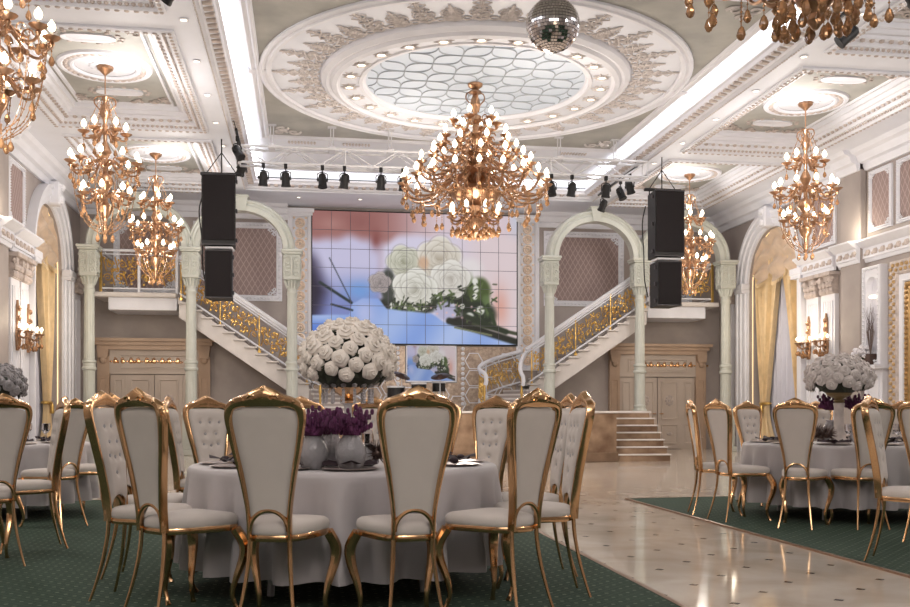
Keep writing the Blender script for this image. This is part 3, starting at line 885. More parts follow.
wall_panel('mauve trellis wall panel in white carved frame above the right staircase', bk, 3.75, 5.9, 4.18, 6.1)
wall_panel('mauve trellis wall panel in white carved frame behind the left balcony', bk, -7.95, -6.5, 4.3, 6.05)
wall_panel('mauve trellis wall panel in white carved frame behind the right balcony', bk, 6.5, 7.95, 4.3, 6.05)
for sg, sd in ((-1, 'left'), (1, 'right')):
    fn = onside(sg)
    wall_panel('tall trellis panel high on the %s wall above the fluted pilasters' % sd, fn, 20.5, 21.5, 4.96, 6.14, .55)
    wall_panel('trellis panel high on the %s wall above the arched niche' % sd, fn, 18.36, 19.06, 4.96, 6.14, .55)
    wall_panel('trellis panel high on the %s wall above the large gilt mirror' % sd, fn, 16.9, 18.08, 4.96, 6.14, .55)

# ---------------------------------------------------------------- fluted pilasters on the side walls
def pilaster(label, fn, y0, y1, zt):
    t = thing('pilaster', label, 'pilaster', kind='thing')
    mb = MB().prism(rect(y0 - .04, y1 + .04, 0, .4), fn, 0, .16).prism(rect(y0, y1, .4, zt - .5), fn, 0, .1)
    n = 5; w = (y1 - y0 - .12) / n
    for k in range(n):
        yy = y0 + .06 + (k + .5) * w
        mb.prism(rect(yy - w * .33, yy + w * .33, .6, zt - .65), fn, .1, .125)
    obj('fluted_shaft', mb, t, m=M['white'])
    cb = MB().prism(rect(y0 - .05, y1 + .05, zt - .08, zt), fn, 0, .26).prism(rect(y0 + .02, y1 - .02, zt - .5, zt - .08), fn, 0, .14)
    for q in (-1, 1):
        yy = (y0 + y1) / 2 + q * (y1 - y0) * .36
        scroll(cb, lambda x, z, h: fn(x, z, .17), yy, zt - .17, .1, q, -1, 0, .03)
        cb.ball(fn(yy, zt - .16, .15), .09, .09, .09, 8, 5)
    for rw in range(2):
        for k in range(4):
            yy = y0 + (k + .5) * (y1 - y0) / 4; cb.ball(fn(yy, zt - .42 + rw * .14, .13 + rw * .02), .075, .075, .085, 6, 4)
    obj('carved_capital', cb, t, m=M['relief'])
for sg, sd in ((-1, 'left'), (1, 'right')):
    fn = onside(sg); 
    pilaster('white fluted pilaster with carved capital on the %s wall, the one next to the curtain' % sd, lambda y, z, h: fn(y, z, h + .0), 21.08, 21.62, 4.26)
    pilaster('white fluted pilaster with carved capital on the %s wall, the one farther from the curtain' % sd, fn, 20.36, 20.95, 4.26)
    pilaster('white pilaster in the back corner of the %s wall behind the outermost column' % sd, fn, 25.75, 26.35, 4.6)

# ---------------------------------------------------------------- video wall, gilt strips
_r = random.Random(4); LEAFS = []
for _k in range(120):
    _x = _r.uniform(4.0, 9.7)
    _y = _r.uniform(4.75, 5.2) if _x < 6.3 else (_r.uniform(4.2, 5.0) if _x < 7.8 else _r.uniform(3.7, 6.0))
    _w = _r.uniform(0, 6.28); _l = _r.uniform(.12, .4); _g = _r.random()
    LEAFS.append((_x, _y, _x + _l * cos(_w), _y + _l * sin(_w), _r.uniform(.03, .09), (20 + 80 * _g, 28 + 90 * _g, 18 + 50 * _g)))
def paint(x, y):
    """colour (0..255) of the bouquet picture at x in 0..11, y in 0..7 from the top left"""
    def mixc(a, b, t): t = max(0, min(1, t)); return tuple(p + (q - p) * t for p, q in zip(a, b))
    def sm(t): t = max(0, min(1, t)); return t * t * (3 - 2 * t)
    c = mixc((162, 108, 104), (226, 206, 214), sm((x - 3.0) / 4.2))
    if y < 1.6: c = mixc(c, (140, 86, 84), .5 * exp(-((x - 2.4) / .8) ** 2 - ((y - .5) / .5) ** 2)); c = mixc(c, (186, 138, 132), .7 * exp(-((x - 1.0) / .7) ** 2 - ((y - .7) / .4) ** 2))
    wob = .07 * sin(x * 2.3) + .05 * sin(x * 5.1 + 1)
    # lavender bodice left
    t = sm((y - 1.0 - wob - .06 * abs(x - 1.8)) / .75) * sm((4.4 - x) / 1.2)
    c = mixc(c, mixc((206, 202, 232), (128, 140, 200), sm((y - 2.6) / 2.6)), t)
    # white bodice right
    t = sm((y - 1.35 + .5 * sm((x - 3.6) / 1.6) - wob) / .6) * sm((x - 3.4) / .5)
    c = mixc(c, mixc((220, 214, 236), (230, 212, 216), sm((x - 6.5) / 3)), t)
    c = mixc(c, (140, 78, 76), .95 * exp(-((x - 3.35) / .28) ** 2 - ((y - 1.45) / .5) ** 2))
    c = mixc(c, (112, 162, 228), .9 * exp(-((x - 2.5) / .75) ** 2 - ((y - 4.2) / .55) ** 2))
    c = mixc(c, (34, 26, 52), sm((1.35 - x - .35 * abs(y - 4.3)) / 1.2) * sm((y - 1.6) / 1.2))
    c = mixc(c, (224, 166, 152), .9 * exp(-((x - 10.1) / .45) ** 2 - ((y - 5.0) / 1.1) ** 2))
    c = mixc(c, (196, 208, 226), .6 * sm((x - 10.2) / .8) * sm((1.6 - y) / 1.2))
    # greenery and roses
    def blob(c, cx, cy, rx, ry, col, soft=.25, a=1.0):
        d = sqrt(((x - cx) / rx) ** 2 + ((y - cy) / ry) ** 2)
        return mixc(c, col, a * sm((1 + soft - d) / (2 * soft)))
    for g in ((4.3, 4.9, .8, .45, (24, 30, 24)), (5.6, 4.9, 1.1, .5, (30, 38, 26)), (6.8, 4.5, .8, .5, (36, 50, 30)), (8.0, 4.6, 1.2, .7, (26, 36, 24)), (8.9, 4.1, .65, .75, (72, 88, 44)), (8.9, 5.4, .95, .75, (28, 40, 26)), (7.9, 5.9, .7, .4, (36, 28, 30)), (4.0, 3.9, .4, .9, (60, 66, 60))):
        c = blob(c, *g)
    for g in ((8.5, 3.5, .12, .5), (9.3, 4.6, .2, .3), (9.4, 5.0, .14, .5)): c = blob(c, g[0], g[1], g[2], g[3], (96, 118, 70), .4, .8)
    def seg(c, x0, y0, x1, y1, w, col):
        px, py = x1 - x0, y1 - y0; q = max(0, min(1, ((x - x0) * px + (y - y0) * py) / (px * px + py * py)))
        d = hypot(x - x0 - q * px, y - y0 - q * py)
        return mixc(c, col, sm((w - d) / w * 1.6))
    def rose(c, cx, cy, r, hi, lo):
        if hypot(x - cx, y - cy) > 1.3 * r: return c
        ph = cx * 3.1 + cy * 1.7
        for n, ro, rp, k0 in ((5, .58, .56, .0), (5, .40, .50, .7), (4, .24, .38, .2), (3, .10, .27, .9)):
            for i in range(n):
                w = 2 * pi * i / n + k0 + ph
                px, py = cx + ro * r * cos(w), cy + ro * r * sin(w) * .92
                d = hypot(x - px, y - py) / (rp * r)
                if d > 1.12: continue
                rad = ((x - px) * cos(w) + (y - py) * sin(w)) / (rp * r)      # towards the rim
                v = .50 + .42 * rad - .25 * (1 - ro)
                v += .12 * (-(y - cy) / r) - .05 * (x - cx) / r
                col = mixc(lo, hi, max(0, min(1, v + .12)))
                rim = sm((d - .84) / .12)
                col = mixc(col, hi, rim * .8)
                c = mixc(c, col, sm((1.0 - d) / .09))
                c = mixc(c, lo, .5 * exp(-((d - 1.06) / .05) ** 2))
        return c
    c = rose(c, 4.85, 2.6, .85, (226, 224, 210), (150, 150, 128))
    c = rose(c, 6.75, 2.35, 1.1, (236, 230, 220), (176, 164, 146))
    c = blob(c, 8.4, 2.9, .7, .55, (236, 230, 230), .5, .85)
    c = rose(c, 7.35, 3.5, 1.0, (240, 237, 230), (178, 170, 160))
    c = blob(c, 5.9, 2.65, .28, .35, (214, 176, 146), .5, .9)
    c = rose(c, 5.4, 4.1, 1.12, (242, 240, 232), (170, 166, 152))
    c = rose(c, 3.55, 3.75, .55, (190, 178, 176), (120, 112, 112))
    for g in ((8.7, 3.6, .16, .2), (8.75, 4.0, .16, .2), (8.7, 4.4, .14, .18), (8.4, 5.5, .24, .22), (9.0, 5.15, .22, .24), (6.6, 4.4, .18, .17), (9.2, 5.9, .15, .12), (4.2, 5.0, .12, .2), (8.0, 4.95, .13, .14), (7.5, 4.9, .1, .1)):
        c = blob(c, *g, (240, 238, 232), .3, .95)
    c = blob(c, 7.1, 5.2, .6, .5, (186, 184, 214), .25, .95)
    for k in range(16):
        bx, by = 6.3 + .17 * k, 5.05 + .5 * sin(k * 1.3) + .03 * k
        c = blob(c, bx, by, .06, .06, (226, 190, 190), .5, .9)
    if 3.8 < x < 10.2 and 3.6 < y < 6.4:
        for (sx0, sy0, sx1, sy1, sw_, sc_) in LEAFS:
            if abs(x - sx0) < .6 and abs(y - sy0) < .6: c = seg(c, sx0, sy0, sx1, sy1, sw_, sc_)
    # blue cloth
    KN = ((-1, 5.55), (1.9, 5.5), (2.15, 4.85), (2.7, 4.6), (3.4, 4.6), (4.0, 5.15), (5.0, 5.25), (6.2, 5.35), (7.2, 5.85), (9.0, 6.4), (12, 6.9))
    for (xa_, ya_), (xb_, yb2) in zip(KN[:-1], KN[1:]):
        if xa_ <= x <= xb_: top = ya_ + (yb2 - ya_) * sm((x - xa_) / (xb_ - xa_))
    t = sm((y - top) / .14 + .5)
    fold = .5 + .5 * sin(x * 1.7 + y * 1.2)
    cc = mixc((132, 164, 230), (190, 207, 244), fold * .6 + .25 * sm((x - 5) / 4))
    cc = mixc(cc, (190, 198, 238), .9 * exp(-((x - 2.75) / .6) ** 2 - ((y - 5.4) / .8) ** 2))
    cc = mixc(cc, (76, 118, 214), .8 * sm((1.9 - x) / 1.0) * sm((y - 5.6) / .6))
    c = mixc(c, cc, t)
    # stems
    c = seg(c, 7.3, 5.75, 11.0, 6.85, .26, (26, 30, 22)); c = seg(c, 8.6, 5.9, 11.0, 6.4, .14, (60, 66, 46)); c = seg(c, 8.2, 5.5, 10.4, 6.3, .22, (34, 46, 28))
    c = seg(c, 7.6, 6.1, 9.6, 6.5, .07, (120, 124, 92)); c = seg(c, 9.4, 4.9, 9.8, 5.9, .14, (44, 60, 34))
    c = seg(c, .4, 3.8, 2.05, 4.85, .11, (30, 46, 48)); c = seg(c, .9, 2.5, 2.05, 4.8, .045, (60, 70, 84)); c = seg(c, 1.0, 4.95, 2.1, 5.25, .08, (36, 50, 54))
    return c
def picture(name, x0, x1, z0, z1, y, nx, nz, parent, win=(0, 11, 0, 7), dim=1.0):
    mb = MB().grid(nx, nz, lambda u, v: (x0 + (x1 - x0) * u, y, z0 + (z1 - z0) * v))
    me = mb.mesh(name, M['video'], 0)
    at = me.color_attributes.new('picture', 'FLOAT_COLOR', 'POINT')
    buf = []
    for j in range(nz):
        for i in range(nx):
            c = paint(win[0] + (win[1] - win[0]) * i / (nx - 1), win[3] - (win[3] - win[2]) * j / (nz - 1))
            buf += [q * dim for q in lin(tuple(max(0, min(255, v)) for v in c))] + [1]
    at.data.foreach_set('color', buf)
    return obj(name, me, parent)
SX0, SX1, SZ0, SZ1 = -2.84, 2.84, 2.96, 6.56
t = thing('video_wall', 'large video wall of square panels showing a white rose bouquet on blue cloth', 'video wall', (0, 0, 0))
mb = MB().box(SX0 - .03, SX1 + .03, YB - .12, YB, SZ0 - .03, SZ1 + .03); obj('casing', mb, t, m=M['black'])
picture('picture', SX0, SX1, SZ0, SZ1, YB - .125, 264, 170, t)
mb = MB()
for k in range(1, 11): x = SX0 + (SX1 - SX0) * k / 11; mb.box(x - .006, x + .006, YB - .129, YB - .12, SZ0, SZ1)
for k in range(1, 7): z = SZ0 + (SZ1 - SZ0) * k / 7; mb.box(SX0, SX1, YB - .129, YB - .12, z - .006, z + .006)
obj('panel_seams', mb, t, m=mat('seam_grey', (96, 92, 104), .6))
GILT = mat('gilt_rosettes', (224, 204, 186), .28, metal=.5, var=.2, scale=12)
for sg, sd in ((-1, 'left'), (1, 'right')):
    t = thing('gilt_strip', 'vertical wall strip of gilt rosettes on the %s side of the video wall' % sd, 'wall ornament', (sg * 3.17, 0, 0))
    mb = MB(); fn = onback()
    mb.prism(rect(-.27, .27, 2.3, 6.55), fn, 0, .05); mb.frame(rect(-.27, .27, 2.3, 6.45), [(-.06, .0), (-.06, .1), (0, .12), (.05, .1), (.07, .05)], fn)
    mb.prism(rect(-.38, .38, 6.5, 6.6), fn, 0, .2); mb.prism(rect(-.34, .34, 6.42, 6.5), fn, 0, .14)
    obj('frame', mb, t, m=M['white'])
    rb = MB(); fo = lambda x, z, h: (x, -h, z)
    rb.frame([(.13 * cos(2 * pi * j / 16), .13 * sin(2 * pi * j / 16)) for j in range(16)], [(-.01, .05), (0, .1), (.03, .1), (.05, .06)], fo)
    for j in range(6):
        w = 2 * pi * j / 6; rb.bump(fo(.055 * cos(w), .055 * sin(w), .05), .045, .045, .055, 'y', -1)
    for q in (-1, 1): rb.bump(fo(q * .16, .14, .05), .04, .04, .04, 'y', -1)
    me_ro = rb.mesh('gilt_rosette', GILT)
    for k in range(14): obj('gilt_rosette', me_ro, t, (0, YB, 2.52 + .285 * k))
# lower panel glowing with a painted bouquet picture and mosaic field under the video wall
t = thing('picture_panel', 'small panel glowing with the same bouquet picture under the video wall, behind the cymbals', 'screen', (0, 0, 0))
obj('casing', MB().box(-.28, 1.14, YB - .08, YB, 1.9, 2.92), t, m=M['white'])
picture('picture', -.24, 1.1, 1.94, 2.9, YB - .085, 80, 56, t, (2, 11, 1.8, 7), .75)
t = thing('mosaic_panel', 'silver and gold mosaic wall panel with hexagon ornament below the video wall', 'wall ornament', (0, 0, 0))
mb = MB()
for x0, x1, z0, z1 in ((-2.84, -.3, SZ, 2.9), (1.16, 2.84, SZ, 2.9), (-.3, 1.16, SZ, 1.88)): mb.box(x0, x1, YB - .05, YB, z0, z1)
obj('field', mb, t, m=M['mosaic'])
mb = MB(); fn = onback()
for i in range(12):
    for j in range(4):
        cx, cz = -2.6 + i * .47, 1.3 + j * .48 + (.24 if i % 2 else 0)
        if -.5 < cx < 1.35 and cz > 1.65 or cz > 2.6: continue
        mb.frame([(cx + .26 * cos(pi * k / 3), cz + .26 * sin(pi * k / 3)) for k in range(6)], [(0, .05), (0, .075), (.025, .075), (.025, .05)], fn)
for x in (-2.3, -1.75, -.5, 1.32): 
    for k in range(12): mb.bump(fn(x, 1.3 + k * .14, .05), .06, .06, .05, 'y', -1)
obj('hexagon_lattice', mb, t, m=M['white'])

# ---------------------------------------------------------------- drum kit pieces on the stage
def drum(label, x, y, z, r, h, tilt=0):
    t = thing('drum', label, 'drum', (x, y, SZ), group='drum kit on the stage')
    obj('shell', MB().lathe([(r, z - h / 2), (r, z + h / 2)], 24), t, m=M['black'])
    obj('head', MB().lathe([(r * .98, z + h / 2), (r * .98, z + h / 2 + .012)], 24), t, m=M['skin'])
    obj('hoop', MB().lathe([(r, z + h / 2 - .03), (r + .015, z + h / 2 - .03), (r + .015, z + h / 2 + .015), (r, z + h / 2 + .015)], 24), t, m=M['steel'])
    for k in range(3):
        w = 2 * pi * k / 3 + .4
        obj('leg', MB().tube([(r * .8 * cos(w), r * .8 * sin(w), z - h / 2), (r * 1.15 * cos(w), r * 1.15 * sin(w), 0)], .012, 5), t, m=M['steel'])
drum('black floor tom of the drum kit under the left cymbal', -.75, 24.6, .42, .22, .4)
drum('black snare drum of the drum kit between the two cymbals', -.2, 24.3, .62, .19, .16)
drum('black rack tom of the drum kit under the right cymbal', .35, 24.6, .62, .17, .24)
t = thing('bass_drum', 'large black bass drum lying on its side in the middle of the drum kit', 'drum', (-.15, 24.8, SZ), group='drum kit on the stage')
bb = MB().lathe([(.3, -.2), (.3, .2)], 28); bm_ = MB(); bm_.merge(bb, Matrix.Translation((0, 0, .31)) @ Matrix.Rotation(pi / 2, 4, 'X')); obj('shell', bm_, t, m=M['black'])
bb = MB().lathe([(.28, .2), (.28, .215)], 28); bm_ = MB(); bm_.merge(bb, Matrix.Translation((0, 0, .31)) @ Matrix.Rotation(pi / 2, 4, 'X')); obj('head', bm_, t, m=M['skin'])
for lab, x, y, z, tl in (('dark bronze cymbal tilted on a stand, left of the drum kit', -.62, 24.45, .92, .35), ('dark bronze cymbal on a stand, right of the drum kit', .34, 24.3, .9, -.2)):
    t = thing('cymbal_stand', lab, 'cymbal', (x, y, SZ), group='drum kit on the stage')
    cb = MB().lathe([(.001, .03), (.05, .025), (.08, .0), (.22, -.02), (.24, -.03), (.23, -.035), (.08, -.012), (.001, .0)], 24)
    cm = MB(); cm.merge(cb, Matrix.Translation((0, 0, z)) @ Matrix.Rotation(tl, 4, 'Y') @ Matrix.Rotation(.35, 4, 'X')); obj('cymbal', cm, t, m=M['cymbal'])
    obj('pole', MB().tube([(0, 0, .3), (0, 0, z + .03)], .012, 6), t, m=M['steel'])
    for k in range(3):
        w = 2 * pi * k / 3; obj('leg', MB().tube([(0, 0, .35), (.25 * cos(w), .25 * sin(w), 0)], .011, 5), t, m=M['steel'])
# ================================================================ chandeliers
def arm_mesh(R, r, curlr=.05):
    mb = MB()
    pts = catmull([(.05, 0, .0), (.3 * R, 0, .08 * R + .03), (.62 * R, 0, -.15 * R - .02), (.88 * R, 0, -.14 * R - .05), (R, 0, -.06), (R, 0, 0)], 4)
    mb.tube(pts, [r * 1.1, r, r * .9, r * .8], 5)
    mb.tube([(.55 * R + .07 * cos(t) * (1 - t / 9), 0, -.1 * R + .09 + .07 * sin(t) * (1 - t / 9)) for t in [j * .75 for j in range(9)]], r * .6, 4)
    mb.ball((.62 * R, 0, -.15 * R - .02), r * 1.8, n=6, m=4)
    return mb.mesh('arm', M['chand'])
me_cup = MB().lathe([(.012, -.07), (.03, -.04), (.02, -.02), (.06, .0), (.085, .022), (.075, .026), (.02, .012)], 10).mesh('drip_cup', M['chand'])
me_candle = MB().lathe([(.016, .01), (.016, .1)], 8).mesh('candle', M['candle'])
me_bulb = MB().lathe([(.012, .095), (.028, .11), (.036, .135), (.03, .165), (.014, .19), (.003, .205)], 8).mesh('bulb', M['bulb'])
def drop_mesh(L, s=1.0):
    a = MB(); pr = [(.002, -.0)]; nb_ = max(2, int(L / .045))
    for k in range(nb_):
        z = -.018 - k * (L - .02) / nb_
        pr += [(.004, z + .011), (.011 * s, z), (.004, z - .011)]
    z = -L
    pr += [(.004, z), (.02 * s, z - .02 * s), (.034 * s, z - .06 * s), (.036 * s, z - .08 * s), (.022 * s, z - .108 * s), (.003, z - .12 * s)]
    a.lathe(pr, 7)
    return a.mesh('crystal_drop', M['amber'], 10)
ARMS, DROPS, STR = {}, {}, {}
def chandelier(label, loc, tiers, stem, drops, swags, group, cupscale=1.0, rz=0.0, ds=1.0):
    t = thing('chandelier', label, 'chandelier', loc, rz, group)
    obj('canopy', MB().lathe([(.02, -.16), (.05, -.13), (.09, -.09), (.13, -.06), (.14, -.02), (.1, -.0)], 16), t, m=M['chand'])
    obj('chain', MB().tube([(0, 0, -.1), (0, 0, stem[0][1] + .02)], .012, 5), t, m=M['chand'])
    obj('stem', MB().lathe(stem, 14), t, m=M['chand'])
    hb = MB()
    z0 = stem[0][1]
    for k in range(4):
        w = 2 * pi * k / 4; 
        hb.tube(catmull([(.04 * cos(w), .04 * sin(w), z0 - .02), (.15 * cos(w), .15 * sin(w), z0 - .05), (.17 * cos(w), .17 * sin(w), z0 - .15), (.09 * cos(w), .09 * sin(w), z0 - .25), (.06 * cos(w), .06 * sin(w), z0 - .38)], 3), .012, 4)
    obj('top_scrolls', hb, t, m=M['chand'])
    for (n, R, zc, off) in tiers:
        key = (round(R, 2))
        if key not in ARMS: ARMS[key] = arm_mesh(R, .016 + .006 * R)
        for k in range(n):
            w = 2 * pi * (k + off) / n
            a = obj('arm', ARMS[key], t, (0, 0, zc), w)
            for nm, me in (('drip_cup', me_cup), ('candle', me_candle), ('bulb', me_bulb)):
                q = obj(nm, me, a, (R, 0, 0)); q.scale = (cupscale * (1.0 if nm == 'candle' else 1.25),) * 3; q.location.z = -.028 if nm == 'bulb' else 0
    for (n, R, z, L, off) in drops:
        key = (round(L, 2), ds)
        if key not in DROPS: DROPS[key] = drop_mesh(L, ds)
        for k in range(n):
            w = 2 * pi * (k + off) / n
            obj('crystal_drop', DROPS[key], t, (R * cos(w), R * sin(w), z), w)
    for sw in swags:
        (n, Ra, za, Rb, zb, sag) = sw
        if sw not in STR:
            sb = MB(); pts = []
            for j in range(9):
                q = j / 8; R = Ra + (Rb - Ra) * q + sag * .35 * sin(pi * q); z = za + (zb - za) * q - sag * sin(pi * q)
                pts.append((R, 0, z))
            sb.tube(pts, .0055, 4)
            for p in pts: sb.ball(p, .012, n=5, m=4)
            STR[sw] = sb.mesh('bead_strand', M['amber'])
        for k in range(n): obj('bead_strand', STR[sw], t, rz=2 * pi * k / n)
    return t
def stem_small(z0, z1):
    L = z0 - z1
    f = [(.01, 0), (.06, .01), (.05, .03), (.03, .05), (.075, .09), (.08, .13), (.045, .17), (.03, .2), (.05, .22), (.03, .25), (.03, .33), (.07, .36), (.11, .40), (.06, .44), (.035, .47), (.04, .55), (.12, .58), (.15, .62), (.07, .66), (.04, .7), (.05, .76), (.13, .79), (.11, .83), (.05, .87), (.03, .9), (.05, .94), (.03, .97), (.005, 1)]
    return [(r, z0 - q * L) for r, q in f]
SMALL = dict(
    tiers=[(6, .34, -1.16, 0), (10, .56, -1.70, .3), (7, .40, -2.24, .1)],
    stem=stem_small(-.5, -2.9),
    drops=[(10, .56, -1.76, .12, .3), (10, .48, -1.78, .22, .8), (7, .40, -2.3, .16, .1), (6, .34, -1.22, .12, 0), (6, .14, -2.72, .16, .5)],
    swags=[(10, .54, -1.78, .08, -2.86, .22), (6, .33, -1.2, .1, -.6, .05), (7, .4, -2.28, .1, -2.75, .1)])
for sg, sd in ((-1, 'left'), (1, 'right')):
    for k, (a, c) in enumerate(BAYS[:3]):
        if sg > 0 and k == 2: continue
        lab = ['three-tier gold candle chandelier hanging farthest back on the %s, before the balcony', 'three-tier gold candle chandelier hanging in the middle bay on the %s', 'three-tier gold candle chandelier nearest on the %s, cut by the frame edge'][k] % sd
        chandelier(lab, (sg * 6.395, (a + c) / 2, ZP), group='three-tier side chandeliers', rz=.4 * k + sg * .2, cupscale=1.0, **SMALL)
def stem_big():
    f = [(.01, -.14), (.11, -.15), (.12, -.18), (.04, -.21), (.08, -.3), (.1, -.4), (.05, -.5), (.04, -.56), (.11, -.6), (.12, -.68), (.05, -.75), (.05, -.9), (.13, -.95), (.08, -1.02), (.06, -1.2), (.2, -1.26), (.12, -1.33), (.08, -1.5), (.3, -1.56), (.22, -1.66), (.1, -1.72), (.12, -1.84), (.42, -1.9), (.5, -1.98), (.4, -2.08), (.2, -2.16), (.1, -2.22), (.09, -2.4), (.2, -2.46), (.15, -2.56), (.06, -2.64), (.08, -2.7), (.02, -2.78)]
    return f
BIG = dict(
    tiers=[(6, .40, -.72, 0), (8, .58, -1.02, .2), (10, .74, -1.24, .5), (14, 1.0, -1.50, .1), (20, 1.30, -1.84, .3), (8, .45, -2.40, .2)],
    stem=stem_big(),
    drops=[(20, 1.30, -1.9, .16, .3), (16, 1.14, -2.06, .26, .8), (12, .96, -2.06, .34, .1), (8, .45, -2.46, .14, .2), (16, .34, -2.48, .14, .5), (8, .2, -2.52, .14, .3)],
    swags=[(16, 1.28, -1.9, .44, -1.98, .16), (12, .98, -1.56, .3, -1.6, .14), (16, .98, -1.56, 1.28, -1.8, .06), (10, .74, -1.3, .2, -1.3, .12), (16, .48, -1.98, .22, -2.46, .05), (8, .58, -1.08, .98, -1.48, .05), (12, .85, -1.7, .5, -2.0, .2)])
chandelier('huge six-tier gold crystal chandelier with dozens of candle lamps hanging from the dome', (0, DY, ZC - .05), group=None, cupscale=1.0, rz=.1, ds=1.25, **BIG)
t = chandelier('large chandelier nearest overhead, only its amber crystal drops showing at the upper right', (.12, 5.62, ZC), group=None, cupscale=1.0, rz=.25, ds=1.25, **dict(BIG, swags=BIG['swags'][:2]))
NZ = 1.02
t.location.z = 5.36
t.scale = (.68, .68, .68)
for ch in t.children:
    if ch.name.startswith('chain'): ch.data = MB().tube([(0, 0, -.1), (0, 0, -.16)], .012, 5).mesh('chain', M['chand'])
cb = MB().tube([(0, 0, -.02), (0, 0, (ZC - 5.36) / .68)], .014, 5); obj('suspension_rod', cb, t, m=M['chand'])

# ---------------------------------------------------------------- mirror ball
t = thing('mirror_ball', 'silver mirror ball hanging from the ceiling in front of the dome', 'mirror ball', (-.05, 11.45, 5.78))
mb = MB(); R_ = .325; nr = 26
for i in range(nr):
    a0, a1 = -pi / 2 + pi * i / nr + .012, -pi / 2 + pi * (i + 1) / nr - .012
    am = (a0 + a1) / 2; nn = max(4, int(2 * pi * R_ * cos(am) / (pi * R_ / nr)))
    for k in range(nn):
        w0, w1 = 2 * pi * (k + .06) / nn, 2 * pi * (k + .94) / nn
        mb.poly([(R_ * cos(a) * cos(w), R_ * cos(a) * sin(w), R_ * sin(a)) for a, w in ((a0, w0), (a0, w1), (a1, w1), (a1, w0))])
obj('mirror_tiles', mb, t, m=M['mirrorball'], smooth=0)
obj('core', MB().ball((0, 0, 0), .318, n=24, m=14), t, m=mat('ball_core', (110, 104, 104), .3, metal=.8))
obj('motor_cap', MB().lathe([(.03, .31), (.07, .33), (.07, .42), (.03, .44)], 14), t, m=M['steel'])
obj('rod', MB().tube([(0, 0, .42), (0, 0, ZC - 5.78)], .01, 5), t, m=M['steel'])

# ---------------------------------------------------------------- truss, rails, stage lights
def xat(u, Y): return CX + Y * tan(TH + math.atan((u - 455) / F))
TY, T0, T1 = 20.45, 6.2, 6.54
t = thing('lighting_truss', 'silver box truss spanning the hall below the ceiling, behind the big chandelier', 'truss')
mb = MB(); XL = 4.36
for y in (TY - .17, TY + .17):
    for z in (T0, T1): mb.tube([(-XL, y, z), (XL, y, z)], .026, 8)
obj('chords', mb, t, m=M['steel'])
mb = MB(); n = 16; w = 2 * XL / n
for k in range(n):
    x0, x1 = -XL + k * w, -XL + (k + 1) * w
    for y in (TY - .17, TY + .17): mb.tube([(x0, y, T0 if k % 2 else T1), (x1, y, T1 if k % 2 else T0)], .013, 5)
    for z in (T0, T1): mb.tube([(x0, TY - .17, z), (x1, TY + .17, z)], .012, 5)
for x in (-XL, -2.2, 0, 2.2, XL):
    for y in (TY - .17, TY + .17): mb.tube([(x, y, T0), (x, y, T1)], .015, 5)
    for z in (T0, T1): mb.tube([(x, TY - .17, z), (x, TY + .17, z)], .015, 5)
obj('braces', mb, t, m=M['steel'])
for x in (xat(272, TY), xat(332, TY), xat(390, TY), xat(559, TY), xat(615, TY)):
    mb = MB()
    for q in (-.03, .03): mb.tube([(x + q, TY, T1), (x + q, TY, ZC)], .012, 5)
    mb.box(x - .07, x + .07, TY - .2, TY + .2, T1 - .02, T1 + .05, .01); mb.box(x - .09, x + .09, TY - .06, TY + .06, ZC - .03, ZC)
    obj('hanger', mb, t, m=M['steel'])
def lamp_meshes():
    cl = MB().box(-.04, .04, -.04, .04, -.08, .035, .01); cl.tube([(0, 0, -.07), (0, 0, -.16)], .015, 6)
    yo = MB().tube(catmull([(-.12, 0, -.3), (-.12, 0, -.18), (0, 0, -.14), (.12, 0, -.18), (.12, 0, -.3)], 4), .014, 5)
    ca = MB().lathe([(.04, .16), (.085, .13), (.1, .06), (.1, -.12), (.115, -.16), (.115, -.19), (.09, -.19)], 14)
    ca.box(-.13, -.1, -.03, .03, -.03, .03).box(.1, .13, -.03, .03, -.03, .03)
    le = MB().lathe([(.001, -.178), (.09, -.178), (.09, -.17)], 14)
    return cl.mesh('clamp', M['black']), yo.mesh('yoke', M['black']), ca.mesh('lamp_body', M['black']), le.mesh('lens', mat('dark_lens', (60, 56, 62), .1))
LM = lamp_meshes()
def stage_light(label, loc, tilt=(.0, 0.0), group='stage lights on the truss'):
    t = thing('stage_light', label, 'stage light', loc, 0, group); t.scale = (.86, .86, .86)
    obj('clamp', LM[0], t); y = obj('yoke', LM[1], t); y.rotation_euler = (0, 0, tilt[1])
    b = obj('lamp_body', LM[2], t, (0, 0, -.32)); b.rotation_euler = (tilt[0], 0, tilt[1])
    obj('lens', LM[3], b)
us = [263.3, 285.7, 322.4, 344.5, 381, 403, 551.5, 572, 606]
for i, u in enumerate(us):
    lab = ('%s black stage light from the left end of the silver truss' % ORD[i]) if i < 6 else ('%s black stage light from the right end of the silver truss' % ORD[8 - i])
    stage_light(lab, (xat(u, TY - .17), TY - .17, T0 - .04), ((.15, .1, -.2, .25)[i % 4], (0.2, -.3, .1, .5)[i % 4]))
def rail(label, x, y0, y1, heads, z=6.56):
    t = thing('lamp_rail', label, 'lamp rail')
    obj('bar', MB().box(x - .025, x + .025, y0, y1, z - .025, z + .025, .008), t, m=M['black'])
    for y in (y0 + .2, y1 - .2):
        obj('hanger', MB().tube([(x, y, z), (x + (.06 if x > 0 else -.06), y, 6.78)], .01, 5), t, m=M['black'])
    for (y, lab, tl) in heads: stage_light(lab, (x, y, z - .06), tl, 'stage lights on the side rails')
rail('black lamp rail running back under the right ceiling beam, right of the truss', 4.3, 20.8, 23.7, [(23.3, 'black stage light at the far end of the right rear rail', (.5, .6)), (21.95, 'black stage light in the middle of the right rear rail', (-.4, .9)), (21.3, 'black stage light at the near end of the right rear rail', (.5, -.8))])
